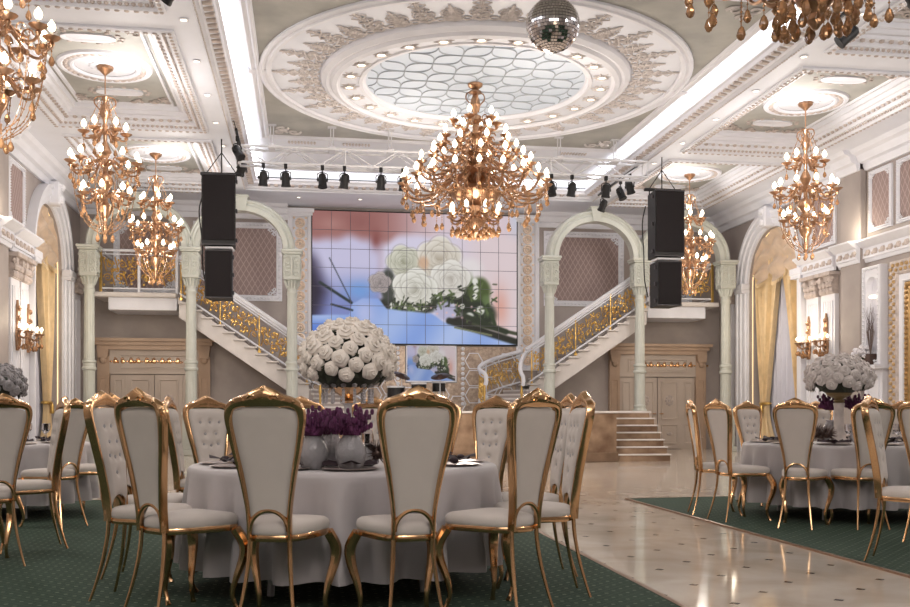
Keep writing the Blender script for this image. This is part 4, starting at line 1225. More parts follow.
rail('black lamp rail under the right beam at the upper right, nearest the camera', 4.3, 8.6, 12.6, [(12.25, 'black stage light hanging below the amber drops at the upper right', (.9, 1.2)), (10.9, 'black stage light nearest the camera on the right rail', (.9, -1.2))])
rail('black lamp rail behind the left hanging speaker', -4.35, 19.2, 22.6, [(20.9, 'black stage light just above the left hanging speaker', (.6, .6)), (19.6, 'black stage light at the near end of the rail behind the left speaker', (-.6, .9))])
rail('black lamp rail under the left beam nearest the camera', -4.62, 9.0, 12.5, [(12.2, 'black stage light at the upper left edge of the ceiling beam', (.9, 1.0))])

# ---------------------------------------------------------------- hanging speakers
def speaker(sd, x, y, rz, pitch):
    t = thing('hanging_speaker', 'black two-cabinet loudspeaker hung on chains from the %s ceiling beam' % sd, 'loudspeaker', (x, y, 0), rz)
    obj('chain', MB().tube([(0, .15, 5.98), (0, .15, ZS)], .014, 6), t, m=M['black'])
    fb = MB().box(-.42, .42, .08, .16, 5.92, 5.98, .01)
    for q in (-.3, .3): fb.tube([(q, .12, 5.97), (0, .15, 6.4)], .01, 5); fb.tube([(q, .12, 5.95), (q, .12, 5.84)], .014, 5)
    obj('flying_frame', fb, t, m=M['black'])
    for nm, w0, w1, z0, z1 in (('upper', .335, .345, 4.43, 5.86), ('lower', .27, .28, 3.37, 4.33)):
        cbm = MB(); d = .6
        cbm.prism([(-w0, -.3), (w0, -.3), (w0 * .8, .3), (-w0 * .8, .3)], lambda a, b_, h: (a, b_ , h), z0, z1)
        c = obj('cabinet', cbm, t, m=M['black'])
        gb = MB().box(-w0 + .02, w0 - .02, -.325, -.3, z0 + (.1 if nm == 'upper' else .03), z1 - .03, .01); obj('grille', gb, c, m=M['grille'])
        rg = mat('rigging_grey', (52, 48, 52), .4) if nm == 'upper' else rg
        ml = MB().box(-.015, .015, -.05, .05, -.04, .04, .008).mesh('latch', rg)
        for q in (-1, 1):
            for zz in (z0 + .12, (z0 + z1) / 2, z1 - .12): obj('latch', ml, c, (q * (w0 + .005), -.15, zz))
        for zz in (z0, z1 - .02): obj('trim_bar', MB().box(-w0, w0, -.33, -.29, zz, zz + .022), c, m=rg)
        if nm == 'upper':
            obj('link_bar', MB().box(-.27, .27, -.28, .1, 4.36, 4.41, .01), t, m=M['steel'])
    cb = MB().tube(catmull([(-.36, .2, 5.6), (-.45, .15, 5.2), (-.4, .2, 4.6), (-.38, .2, 4.0), (-.3, .2, 3.6)], 5), .014, 5); obj('cable', cb, t, m=M['black'])
speaker('left', -4.73, 20.25, -.05, 0)
speaker('right', 4.73, 20.25, .02, 0)

# ---------------------------------------------------------------- curtains
def drape(label, sg, y0, y1, ytie, wtie, nf):
    t = thing('curtain', label, 'curtain', kind='thing')
    def fn(u, v):
        z = .03 + 5.1 * v
        if z < 1.3: k = 1 - .75 * sin(pi / 2 * z / 1.3)
        else: k = min(1, .25 + .75 * ((z - 1.3) / 3.2) ** 1.1)
        yc = ytie + ((y0 + y1) / 2 - ytie) * (k - .25) / .75
        w = wtie + ((y1 - y0) - wtie) * (k - .25) / .75
        ph = u * nf * 2 * pi
        return (sg * (9.12 - (.085 * (1 - 2 * abs(sin(ph / 2)) ** 1.1) + .02 * sin(ph * 2.3 + z)) * (.5 + .5 * k)), yc + (u - .5) * w + .02 * sin(ph * .5 + z * .8), z)
    obj('cloth', MB().grid(nf * 16 + 1, 40, fn), t, m=M['curtain'], smooth=60)
    tb = MB(); tb.tube([(sg * (9.12 + .1 * cos(a)), ytie + (wtie * .62) * sin(a), 1.3) for a in [2 * pi * j / 16 for j in range(16)]], .035, 6, closed=True)
    tb.lathe([(.02, 0), (.04, -.04), (.05, -.22), (.03, -.24)], 8, c=(sg * 9.0, ytie, 1.28)); obj('tie_back', tb, t, m=M['gold2'])
for sg, sd in ((-1, 'left'), (1, 'right')):
    drape('gold satin drape at the far side of the %s arched window' % sd, sg, 23.62, 24.8, 24.35, .36, 6)
    drape('narrow gold satin drape at the near side of the %s arched window' % sd, sg, 22.4, 23.25, 22.5, .22, 4)
    mb = MB().grid(150, 3, lambda u, v: (sg * (9.3 + .055 * sin(u * 2 * pi * 20)), WY - WR + .02 + (2 * WR - .04) * u, .02 + v * (WZ + sqrt(max(0.0, WR ** 2 - ((u - .5) * 2 * WR) ** 2)) - .04)))
    tag(obj('sheer_curtain', mb, m=M['sheer'], smooth=60), 'pale pleated sheer curtain filling the %s arched window' % sd, 'curtain', kind='thing')
    def val(u, v):
        y = WY - WR + .04 + (2 * WR - .08) * u
        top = WZ + sqrt(max(0, WR ** 2 - (y - WY) ** 2)) - .03
        s3 = (u * 3) % 1.0
        bot = min(top - .02, 4.72 - .28 * sin(pi * s3) + .1 * abs(u - .5))
        z = bot + (top - bot) * v
        return (sg * (9.02 - .07 * sin(pi * s3) * (1 - v * .5) - .06 * sin(v * 17 - 4 * sin(pi * s3))), y, z)
    t = thing('swag_valance', 'beige silk swag valance under the arch of the %s window' % sd, 'valance')
    obj('swags', MB().grid(73, 26, val), t, m=M['valance'], smooth=60)
    fb = MB()
    for k in range(73):
        p = val(k / 72, 0); fb.tube([p, (p[0], p[1], p[2] - .09)], .012, 4)
    obj('fringe', fb, t, m=M['curtain'])

# ---------------------------------------------------------------- wall sconces
me_sarm = MB().tube(catmull([(0, 0, 0), (.1, 0, -.06), (.2, 0, -.04), (.24, 0, .04)], 4), .012, 5).mesh('arm', M['chand'])
for sg, sd in ((-1, 'left'), (1, 'right')):
    for y, lab in ((21.43, 'nearer the curtain'), (20.65, 'farther from the curtain')):
        t = thing('wall_sconce', 'gold candle sconce with crystal drops on the %s fluted pilaster %s' % (sd, lab), 'wall sconce', (sg * (XW - .13), y, 2.62), 0 if sg < 0 else pi, 'gold wall sconces')
        pb = MB().prism([(-.05, -.3), (.05, -.3), (.09, 0), (.04, .3), (.06, .5), (0, .72), (-.06, .5), (-.04, .3), (-.09, 0)], lambda a, b_, h: (h, a, b_), -.01, .04)
        for z in (-.1, .1, .35, .55): pb.ball((.05, 0, z), .05, .06, .06, 6, 4)
        obj('back_plate', pb, t, m=M['chand'])
        for k in range(5):
            w = (k - 2) * .62
            a = obj('arm', me_sarm, t, (.04, 0, .02), w)
            for nm, me in (('drip_cup', me_cup), ('candle', me_candle), ('bulb', me_bulb)): obj(nm, me, a, (.24, 0, .05)).scale = (.8, .8, .8)
            if .12 not in DROPS: DROPS[.12] = drop_mesh(.12, 1.0)
            obj('crystal_drop', DROPS[.12], a, (.24, 0, 0.0)); obj('crystal_drop', DROPS[.12], a, (.13, 0, -.06))

# ---------------------------------------------------------------- niche and gilt mirror on the right wall
fn = onside(1)
t = thing('wall_niche', 'white arched display niche in the right wall between pier and gilt mirror', 'niche', (0, 0, 0))
nb = MB(); ya, yb = 18.5, 19.16; ym = (ya + yb) / 2; rr = .2
nb.prism(rect(ya, yb, .3, 1.98), fn, 0, .12)
out = [(ya, 2.06), (yb, 2.06), (yb, 4.15), (ya, 4.15)]
inn = [(ym - rr, 2.06), (ym + rr, 2.06)] + [(ym + rr * cos(pi * k / 12), 3.72 + rr * sin(pi * k / 12)) for k in range(13)]
nb.prism(rect(ya, ym - rr, 2.06, 4.15), fn, 0, .16); nb.prism(rect(ym + rr, yb, 2.06, 4.15), fn, 0, .16)
for k in range(12):
    p, q = inn[2 + k], inn[3 + k]; nb.prism([p, q, (q[0], 4.15), (p[0], 4.15)], fn, 0, .16)
nb.frame(out, [(0, .16), (.02, .19), (.05, .19), (.06, .16)], fn)
nb.frame(rect(ya + .1, yb - .1, .5, 1.8), [(0, .12), (0, .15), (.03, .15), (.05, .12)], fn)
obj('surround', nb, t, m=M['white'])
ob = MB(); ornate(ob, rect(ya + .06, yb - .06, 2.15, 4.08), fn, .09, .03, .18); obj('beaded_border', ob, t, m=M['white'])
obj('niche_back', MB().prism(rect(ym - rr, ym + rr, 2.06, 3.93), fn, 0, .02), t, m=mat('niche_pale', (214, 214, 224), .5))
obj('ledge', MB().prism(rect(ya - .06, yb + .06, 1.98, 2.06), fn, 0, .34), t, m=M['white'])
obj('niche_lamp', MB().ball(fn(ym, 3.5, .12), .07, .12, .04), t, m=M['spot'])
t = thing('twig_vase', 'dark square vase with a sheaf of dry twigs on the niche ledge', 'vase', fn(ym - .03, 2.06, .2))
obj('vase', MB().box(-.09, .09, -.1, .1, 0, .24, .01), t, m=mat('dark_brown_pot', (74, 56, 50), .4))
tb = MB()
for k in range(26): tb.tube([(0, 0, .2), (random.uniform(-.05, .05), random.uniform(-.1, .1), .7), (random.uniform(-.07, .05), random.uniform(-.16, .16), random.uniform(.95, 1.3))], [.006, .005, .002], 4)
obj('twigs', tb, t, m=mat('dry_twigs', (110, 96, 92), .8))
t = thing('flower_bunch', 'bunch of white blossoms lying on the niche ledge beside the twig vase', 'flowers', fn(ym + .25, 2.06, .2))
fb = MB()
for k in range(60):
    a, e, r_ = random.uniform(0, 2 * pi), random.uniform(-.3, 1.2), random.uniform(.17, .24)
    p = (r_ * .7 * cos(a) * cos(e), r_ * 1.3 * sin(a) * cos(e), .22 + r_ * .9 * sin(e))
    for q in range(4): w = 2 * pi * q / 4; fb.ball((p[0] + .025 * cos(w), p[1] + .025 * sin(w), p[2] + .02 * sin(w)), .026, .026, .02, 5, 4)
obj('blossoms', fb, t, m=mat('white_blossom', (222, 220, 226), .6)); obj('stalks', MB().lathe([(.05, 0), (.04, .1), (.1, .2)], 10), t, m=M['leaf'])
t = thing('gilt_mirror', 'large wall mirror with beaded lattice in a gold rope frame at the right edge', 'mirror', (0, 0, 0))
y0, y1, z0, z1 = 15.4, 18.3, .25, 4.15
fb = MB(); fb.frame(rect(y0, y1, z0, z1), [(0, 0), (0, .08), (.05, .12), (.26, .12), (.3, .07)], fn); obj('outer_frame', fb, t, m=M['relief'])
ob = MB(); ornate(ob, rect(y0 + .1, y1 - .1, z0 + .1, z1 - .1), fn, .15, .055, .12); ornate(ob, rect(y0 + .2, y1 - .2, z0 + .2, z1 - .2), fn, .15, .05, .12); obj('rope_ornament', ob, t, m=mat('dull_gold_bead', (196, 166, 122), .4, metal=.4, var=.15, scale=14))
fb = MB(); fb.frame(rect(y0 + .3, y1 - .3, z0 + .3, z1 - .3), [(0, .07), (.02, .09), (.14, .09), (.16, .05)], fn); obj('white_border', fb, t, m=M['white'])
fb = MB(); fb.frame(rect(y0 + .46, y1 - .46, z0 + .46, z1 - .46), [(0, .05), (.03, .08), (.16, .08), (.18, .04)], fn); ornate(fb, rect(y0 + .54, y1 - .54, z0 + .54, z1 - .54), fn, .1, .045, .08); obj('inner_frame', fb, t, m=mat('old_gold_bead', (178, 144, 96), .4, metal=.6, var=.2, scale=14))
obj('beaded_glass', MB().prism(rect(y0 + .6, y1 - .6, z0 + .6, z1 - .6), fn, 0, .04), t, m=M['beaded'])

# ================================================================ floor coverings
def carpet(label, pts, z=.012):
    o = obj('carpet', MB().prism(pts, lambda x, y, h: (x, y, h), 0, z), m=M['carpet']); tag(o, label, 'carpet', kind='thing')
    eb = MB(); loop = pts
    eb.frame(loop, [(0, 0), (-.0, .014), (-.035, .014), (-.035, 0)], lambda x, y, h: (x, y, h)); obj('edge_strip', eb, o, m=M['brass'])
carpet('green patterned carpet under the middle and left tables, left of the marble aisle', [(-8.8, -2.9), (-.95, -2.9), (-.95, 11.7), (-8.8, 12.9)])
carpet('green patterned carpet under the right table, right of the marble aisle', [(.95, -2.9), (8.8, -2.9), (8.8, 12.3), (.95, 11.6)])

# ================================================================ tables
def tabletop_set(label_c, label_t, u, d, R, zt, seed):
    x, y = spot(u, d); rnd = random.Random(seed)
    t = thing('banquet_table', label_t, 'table', (x, y, 0))
    obj('tabletop', MB().lathe([(R - .03, zt - .045), (R - .01, zt - .04), (R - .01, zt - .012), (R - .03, zt - .006)], 48), t, m=mat('table_wood', (120, 96, 74), .5))
    for k in range(4):
        w = pi / 4 + k * pi / 2; obj('leg', MB().tube([(R * .6 * cos(w), R * .6 * sin(w), zt - .04), (R * .66 * cos(w), R * .66 * sin(w), .012)], .022, 8), t, m=M['steel'])
    nf = 22; ph = [rnd.uniform(-.35, .35) for _ in range(nf)]; am = [rnd.uniform(.5, 1.25) for _ in range(nf)]
    nu = nf * 8
    prof = [(0, zt), (.35, zt), (.7, zt), (.93, zt), (.985, zt - .002), (1.0, zt - .012), (1.006, zt - .035)] + [(1.006, zt - .035 - (zt - .2) * q) for q in (.05, .12, .22, .35, .5, .68, .85, 1.0)]
    vs, fs = [], []
    for i, (q, z) in enumerate(prof):
        dep = max(0, (zt - .035 - z) / zt)
        for k in range(nu):
            w = 2 * pi * k / nu; s_ = k / 8.0; j = int(s_) % nf; fr = s_ - int(s_)
            a_ = am[j] * (1 - fr) + am[(j + 1) % nf] * fr
            p_ = ph[j] * (1 - fr) + ph[(j + 1) % nf] * fr
            fold = a_ * sin(2 * pi * (k / 8.0) + p_ * 3)
            r = R * q + dep * .02 + min(1, dep * 1.6) * .085 * fold
            vs.append((x + r * cos(w), y + r * sin(w), z))
        if i:
            for k in range(nu):
                l = (k + 1) % nu; a = (i - 1) * nu; b_ = i * nu
                fs.append((a + l, a + k, b_ + k, b_ + l))
    o = obj('tablecloth', MB().add(vs, fs), m=M['cloth'], smooth=80); tag(o, label_c, 'tablecloth')
    return x, y
ZT = .765
tc = tabletop_set('pale grey satin tablecloth falling in folds over the front middle table', 'round banquet table beneath the grey cloth in the front middle', 345, 6.22, .97, ZT, 1)
tr = tabletop_set('pale grey tablecloth on the round table at the right', 'round banquet table beneath the grey cloth at the right', 842, 10.2, 1.0, ZT, 2)
tl = tabletop_set('pale grey tablecloth on the round table at the left edge', 'round banquet table beneath the grey cloth at the left edge', -8, 10.2, .97, ZT, 3)

# ================================================================ chairs
OUT = catmull([(.112, .0, .455), (.112, 0, .54), (.117, 0, .61), (.132, 0, .70), (.152, 0, .80), (.174, 0, .89), (.192, 0, .98), (.203, 0, 1.04), (.203, 0, 1.085), (.188, 0, 1.125), (.150, 0, 1.152), (.10, 0, 1.168), (.05, 0, 1.192), (0, 0, 1.212)], 3)
INN = catmull([(.092, 0, .455), (.092, 0, .54), (.096, 0, .61), (.107, 0, .70), (.123, 0, .80), (.141, 0, .89), (.156, 0, .98), (.163, 0, 1.03), (.162, 0, 1.065), (.153, 0, 1.09), (.128, 0, 1.102), (.09, 0, 1.106), (.045, 0, 1.108), (0, 0, 1.108)], 3)
def lean(z): return -.215 - .10 * max(0, (z - .46) / .75) ** 1.35
def chair_meshes():
    D = {}
    o = OUT + [Vector((-p.x, 0, p.z)) for p in reversed(OUT[:-1])]
    i_ = INN + [Vector((-p.x, 0, p.z)) for p in reversed(INN[:-1])]
    vs, fs = [], []
    m = len(o); K = 8
    for a, b_ in zip(o, i_):
        mid = (a + b_) / 2; q = a * .85 + b_ * .15; q2 = a * .15 + b_ * .85
        y = lean(mid.z)
        for p, dy in ((a, -.008), (q, -.026), (mid, -.030), (q2, -.024), (b_, -.010), (q2, .018), (mid, .024), (q, .02)):
            vs.append((p.x, y + dy, p.z))
    for k in range(m - 1):
        for j in range(K):
            l = (j + 1) % K
            fs.append((k * K + j, k * K + l, k * K + K + l, k * K + K + j))
    fs.append(tuple(range(K))); fs.append(tuple(reversed(range((m - 1) * K, m * K))))
    fb = MB().add(vs, fs)
    D['back_frame'] = fb.mesh('back_frame', M['gold'], 50)
    cb = MB()
    for k in range(-3, 4): cb.bump((k * .05, lean(1.13) - .028, 1.132 + .018 * (1 - abs(k) / 3)), .011, .009, .006, 'y', -1, 8)
    for k in (-1, 1): cb.tube([(k * (.05 + .028 * cos(a) * (1 - a / 9)), lean(1.15) - .031, 1.150 + .016 * sin(a) * (1 - a / 9)) for a in [j * .8 for j in range(8)]], .005, 4)
    D['crest_ornament'] = cb.mesh('crest_ornament', M['gold'])
    def zb(s): return .515 + .085 * sqrt(max(0, 1 - s * s))
    zi = [(p.z, p.x) for p in INN]
    def hw(z):
        for (z0, h0), (z1, h1) in zip(zi[:-1], zi[1:]):
            if z0 <= z <= z1 and z1 > z0: return h0 + (h1 - h0) * (z - z0) / (z1 - z0)
        return zi[0][1] if z < zi[0][0] else .05
    BT = [(sx_ * (.035 if r_ % 2 else .07) if not (r_ % 2) or True else 0, z) for r_, z in ((0, 1.0), (1, .93), (0, .86), (1, .79), (0, .72)) for sx_ in ((-1, 1) if r_ == 0 else (0, ))]
    BT = [(-.08, 1.0), (0, 1.0), (.08, 1.0), (-.045, .91), (.045, .91), (-.0, .82), (-.06, .83), (.06, .83), (0, .73)]
    def front(u, v):
        s = (u - .5) * 2; z = zb(s) + (1.106 - zb(s)) * v
        h = hw(z); x = s * h
        e = min(1, (1 - abs(s)) * 5) * min(1, v * 10 + .2) * min(1, (1 - v) * 14)
        y = lean(z) + .012 + .026 * e ** .5
        for (bx, bz) in BT: y -= .016 * exp(-((x - bx) ** 2 + (z - bz) ** 2) / .0005)
        return (x, y, z)
    def back(u, v):
        s = -(u - .5) * 2; z = zb(s) + (1.106 - zb(s)) * v
        e = min(1, (1 - abs(s)) * 6) * min(1, (1 - v) * 14)
        return (s * hw(z), lean(z) - .008 - .008 * e, z)
    pb = MB().grid(33, 49, front).grid(15, 30, back)
    D['back_pad'] = pb.mesh('back_pad', M['fabric'], 60)
    bb = MB()
    for (bx, bz) in BT: bb.ball((bx, lean(bz) + .026, bz), .011, .008, .011, 7, 4)
    D['buttons'] = bb.mesh('crystal_buttons', M['frost'])
    ab = MB(); ab.tube([(.1 * cos(a), lean(.5) - .014, .495 + .105 * sin(a)) for a in [pi * j / 18 for j in range(19)]], .0135, 7)
    D['back_arch'] = ab.mesh('back_arch', M['gold'])
    # seat plan: narrow at the back, wide and gently bowed at the front
    def plan(sc=1.0, n=40):
        P_ = []
        for k in range(n):
            w = 2 * pi * k / n
            c, s_ = cos(w), sin(w)
            sx = (abs(c) ** .45) * (1 if c > 0 else -1); sy = (abs(s_) ** .55) * (1 if s_ > 0 else -1)
            y = sy * .225; hwid = .118 + (.235 - .118) * ((y + .225) / .45) ** .8
            P_.append((sx * hwid * sc, y * sc))
        return P_
    sb = MB(); vs, fs = [], []; n = 40
    for sc, z in ((.965, .470), (.99, .477), (1.0, .49), (.998, .506), (.975, .52), (.90, .532), (.65, .541), (.3, .545)):
        vs += [(p[0], p[1], z) for p in plan(sc)]
    for k in range(7):
        for j in range(n): l = (j + 1) % n; fs.append((k * n + j, k * n + l, k * n + n + l, k * n + n + j))
    fs.append(tuple(range(7 * n, 8 * n))); fs.append(tuple(reversed(range(n))))
    D['seat'] = sb.add(vs, fs).mesh('seat', M['fabric'], 60)
    rb = MB(); vs, fs = [], []
    for sc, z in ((.95, .440), (.985, .442), (1.0, .452), (1.0, .466), (.98, .474), (.93, .474)): vs += [(p[0], p[1], z) for p in plan(sc)]
    for k in range(5):
        for j in range(n): l = (j + 1) % n; fs.append((k * n + j, k * n + l, k * n + n + l, k * n + n + j))
    fs.append(tuple(reversed(range(n)))); fs.append(tuple(range(5 * n, 6 * n)))
    D['seat_rail'] = rb.add(vs, fs).mesh('seat_rail', M['gold'], 40)
    for s_, nm in ((-1, 'fl'), (1, 'fr')):
        lb = MB(); pts = catmull([(s_ * .195, .17, .45), (s_ * .225, .205, .37), (s_ * .222, .205, .29), (s_ * .195, .175, .18), (s_ * .18, .162, .09), (s_ * .188, .178, .03), (s_ * .198, .19, .0)], 4)
        lb.tube(pts, [.03, .032, .027, .02, .013, .012, .017], 8)
        D[nm] = lb.mesh('front_leg', M['gold'])
        lb = MB(); pts = catmull([(s_ * .10, -.215, .47), (s_ * .104, -.222, .36), (s_ * .118, -.245, .22), (s_ * .137, -.28, .08), (s_ * .150, -.305, .0)], 3)
        lb.tube(pts, [.0125, .012, .0105, .0085, .008], 7)
        D['r' + nm[1]] = lb.mesh('rear_leg', M['gold'])
    return D
CM = chair_meshes()
CHPARTS = [('back_frame', 'back_frame'), ('crest_ornament', 'crest_ornament'), ('back_pad', 'back_pad'), ('back_arch', 'back_arch'), ('seat', 'seat'), ('seat_rail', 'seat_rail'), ('front_leg', 'fl'), ('front_leg', 'fr'), ('rear_leg', 'rl'), ('rear_leg', 'rr')]
def chair(u, d, face, label, group, z=.0125, turn=0.0, sc=1.0):
    """u, d: where the foot of its back stands; face: point it looks at"""
    bx, by = spot(u, d)
    fx, fy = face[0] - bx, face[1] - by; L = hypot(fx, fy); fx, fy = fx / L, fy / L
    a = atan2(-fx, fy) + turn
    fx, fy = -sin(a), cos(a)
    t = thing('banquet_chair', label, 'chair', (bx + .215 * fx, by + .215 * fy, z), a, group)
    for nm, k in CHPARTS:
        p = obj(nm, CM[k], t)
        if nm == 'back_pad': obj('crystal_buttons', CM['buttons'], p)
    return t
G1_ = 'gold framed chairs around the front middle table'
chair(270, 4.78, tc, 'gold framed chair seen from behind in front of the table, left of the two nearest', G1_, turn=.02)
chair(413, 4.80, tc, 'gold framed chair seen from behind in front of the table, right of the two nearest', G1_, turn=-.02)
chair(524, 5.17, tc, 'gold framed chair turned sideways at the right front of the middle table, arched gap showing', G1_)
chair(153, 5.09, tc, 'gold framed chair turned sideways at the left front of the middle table', G1_)
chair(569, 5.8, spot(340, 5.62), 'gold framed chair seen edge-on at the right of the middle table, beside the marble aisle', G1_)
chair(557, 6.5, tc, 'gold framed chair at the right of the middle table, just behind the edge-on chair', G1_)
chair(117, 5.68, spot(345, 5.5), 'gold framed chair seen edge-on at the left of the middle table, outermost on that side', G1_)
chair(125, 6.4, tc, 'gold framed chair at the left of the middle table, half hidden behind the outermost chair', G1_)
chair(180, 7.9, spot(560, 8.2), 'gold framed chair at the back left of the middle table, edge of its frame showing', G1_)
chair(212, 7.58, tc, 'gold framed chair with tufted white back facing us behind the left of the table', G1_)
chair(303, 7.85, tc, 'gold framed chair behind the purple flowers, left of the one by the urn', G1_)
chair(372, 7.85, tc, 'gold framed chair behind the middle table, right of the purple flowers', G1_)
chair(436, 7.95, tc, 'gold framed chair behind the table, left of the tufted chair at the back right', G1_, turn=.2)
chair(489, 7.55, tc, 'gold framed chair with tufted white back facing us behind the right of the table', G1_)
G2_ = 'gold framed chairs at the left tables'
chair(-2, 6.75, tl, 'gold framed chair seen from behind, cut by the left edge of the picture', G2_, turn=.3)
chair(52, 7.75, spot(-160, 7.0), 'gold framed chair seen edge-on at the left, nearest the left picture edge chair', G2_)
chair(68, 9.1, spot(-60, 9.9), 'gold framed chair seen from behind at the left table, behind the edge-on chair', G2_)
chair(106, 9.9, tl, 'gold framed chair at the far side of the left table, mostly hidden by nearer chairs', G2_)
G3_ = 'gold framed chairs at the right tables'
chair(797, 9.0, tr, 'gold framed chair seen squarely from behind in front of the right table', G3_, turn=.1)
chair(724, 9.65, tr, 'gold framed chair seen from behind at the left front of the right table', G3_)
chair(699, 10.3, tr, 'gold framed chair seen edge-on, outermost at the left of the right table', G3_)
chair(752, 11.5, tr, 'gold framed chair with tufted back facing us behind the left of the right table', G3_)
chair(817, 11.75, tr, 'gold framed chair facing us directly behind the right table, under the purple flowers', G3_)
chair(869, 8.95, tr, 'gold framed chair at the right front of the right table, turned towards it', G3_, turn=.25)
chair(882, 7.1, spot(1150, 6.2), 'gold framed chair seen edge-on nearest us at the right, seat towards the frame edge', G3_)
chair(898, 11.2, tr, 'gold framed chair behind the nearest edge-on chair at the right, gold crest showing', G3_)
chair(926, 8.0, spot(990, 9.6), 'gold framed chair seen from behind, cut by the right edge of the picture', G3_)

# ================================================================ bouquets and table things
def rose_mesh(m, r=.046):
    """a full rose head: overlapping petals wound in a spiral round a tight bud"""
    na, nr = 48, 30
    def fn(u, v):
        a = 2 * pi * u
        q = .02 + .98 * v
        ph = q * 3.3 - u + .10 * sin(3 * a + 5 * q) + .06 * sin(5 * a - 3 * q)
        saw = ph - math.floor(ph)
        lift = saw ** 1.6
        rim = 1 + .05 * sin(5 * a + 1.0) * q
        rho = r * 1.06 * rim * (q + .10 * lift * q)
        z = r * (.92 - .95 * q ** 2.1 + .26 * lift * (1 - .35 * q))
        return (rho * cos(a), rho * sin(a), z)
    mb = MB().grid(na, nr, fn, closed_u=True)
    mb.lathe([(.02 * r, -.75 * r), (.5 * r, -.55 * r), (.95 * r, -.1 * r)], 16)
    return mb.mesh('rose', m, 40)
def bouquet(label, loc, rx, rz_, n, rosem, r, zc, base):
    t = thing('rose_centrepiece', label, 'flower arrangement', loc)
    base(t)
    me = rose_mesh(M[rosem], r)
    rnd = random.Random(5); ga = pi * (3 - sqrt(5)); i = 0
    for k in range(n):
        q = 1 - (k + .5) / n * 1.42      # from the top down past the equator
        rr = sqrt(max(0, 1 - q * q)); w = ga * k
        nrm = Vector((rr * cos(w), rr * sin(w), q * 1.1)).normalized()
        p = Vector((rr * cos(w) * rx, rr * sin(w) * rx, zc + q * rz_)) * 1.0
        o = obj('rose', me, t, p)
        o.rotation_euler = nrm.to_track_quat('Z', 'Y').to_euler(); s_ = rnd.uniform(.9, 1.15); o.scale = (s_, s_, s_)
    lb = MB()
    for k in range(n * 2):
        q = rnd.uniform(-.55, 1); w = rnd.uniform(0, 2 * pi); rr = sqrt(1 - q * q)
        c = Vector((rr * cos(w) * rx, rr * sin(w) * rx, zc + q * rz_)); nn = (c - Vector((0, 0, zc))).normalized()
        s1 = nn.orthogonal().normalized(); s1.rotate(Matrix.Rotation(rnd.uniform(0, 6), 3, nn)); s2 = nn.cross(s1)
        L = r * 1.2; c = c - nn * r * .1
        lb.add([c - s1 * L * .9, c + s2 * L * .45 + nn * .01, c + s1 * L * .9 + nn * .02, c - s2 * L * .45 + nn * .01], [(0, 1, 2, 3)])
    lb.ball((0, 0, zc), rx * .86, rx * .86, rz_ * .86, 20, 12)
    obj('foliage', lb, t, m=M['leaf'])
    return t
def stand_gold(t):
    obj('urn', MB().lathe([(.03, .38), (.05, .40), (.03, .42), (.1, .46), (.15, .50), (.14, .54), (.16, .555), (.13, .56), (.1, .52)], 24), t, m=M['gold'])
    obj('stand', MB().lathe([(.1, 0), (.1, .015), (.05, .04), (.028, .08), (.03, .2), (.024, .36), (.035, .385)], 18), t, m=M['frost'])
    gb = MB(); gb.ball((.15, 0, .5), .02, n=6, m=4)
    for j in range(5): gb.ball((.155, 0, .465 - j * .018), .012, n=5, m=4)
    me = gb.mesh('crystal_strand', M['frost'])
    for k in range(14): obj('crystal_strand', me, t, rz=2 * pi * k / 14)
xb, yb_ = spot(348, 6.2)
bouquet('large dome of ivory roses on a gold urn, centrepiece of the front middle table', (xb, yb_, ZT), .272, .235, 72, 'rose', .047, .65, stand_gold)
M['pale'] = mat('pale_grey_rose', (214, 205, 202), .6, var=.05, scale=20)
xb, yb_ = spot(839, 10.2)
def stand_white(t):
    obj('urn', MB().lathe([(.04, .42), (.06, .44), (.04, .46), (.12, .5), (.15, .56), (.14, .60), (.11, .58)], 24), t, m=mat('dull_gold_urn', (150, 130, 96), .35, metal=.6))
    obj('stand', MB().lathe([(.12, 0), (.12, .02), (.07, .05), (.055, .12), (.05, .36), (.06, .42)], 18), t, m=M['relief'])
bouquet('dome of pale roses on a bronze urn, centrepiece of the right table', (xb, yb_, ZT), .3, .21, 58, 'pale', .056, .68, stand_white)
xb, yb_ = spot(2, 10.2)
bouquet('dome of grey roses, centrepiece of the left table at the picture edge', (xb, yb_, ZT), .21, .19, 44, 'dusty', .048, .60, stand_white)

def plume_mesh(seed):
    rnd = random.Random(seed); mb = MB()
    for k in range(34):
        a, e = rnd.uniform(0, 2 * pi), rnd.uniform(.1, 1.35); L = rnd.uniform(.07, .12)
        b_ = Vector((.035 * cos(a), .035 * sin(a), .0)); tip = b_ + Vector((cos(a) * cos(e), sin(a) * cos(e), sin(e))) * L
        for j in range(5):
            q = j / 4; p = b_.lerp(tip, q); s_ = .016 * (1 - q * .8)
            for r_ in range(3):
                w = 2 * pi * r_ / 3 + j; mb.ball((p.x + s_ * cos(w), p.y + s_ * sin(w), p.z), .008, .008, .014, 5, 4)
    return mb.mesh('purple_plumes', M['purple'])
me_pl = plume_mesh(3)
me_vase = MB().lathe([(.03, 0), (.055, .004), (.07, .02), (.085, .06), (.09, .10), (.08, .145), (.055, .18), (.045, .20), (.052, .215), (.049, .215), (.042, .20), (.05, .18), (.075, .145), (.084, .10), (.079, .06), (.064, .025), (.02, .012)], 24).mesh('glass_vase', M['cut'])
me_water = MB().lathe([(.02, .014), (.06, .026), (.075, .06), (.079, .09), (.001, .09)], 20).mesh('water', mat('vase_beads', (232, 226, 228), .2, trans=.5))
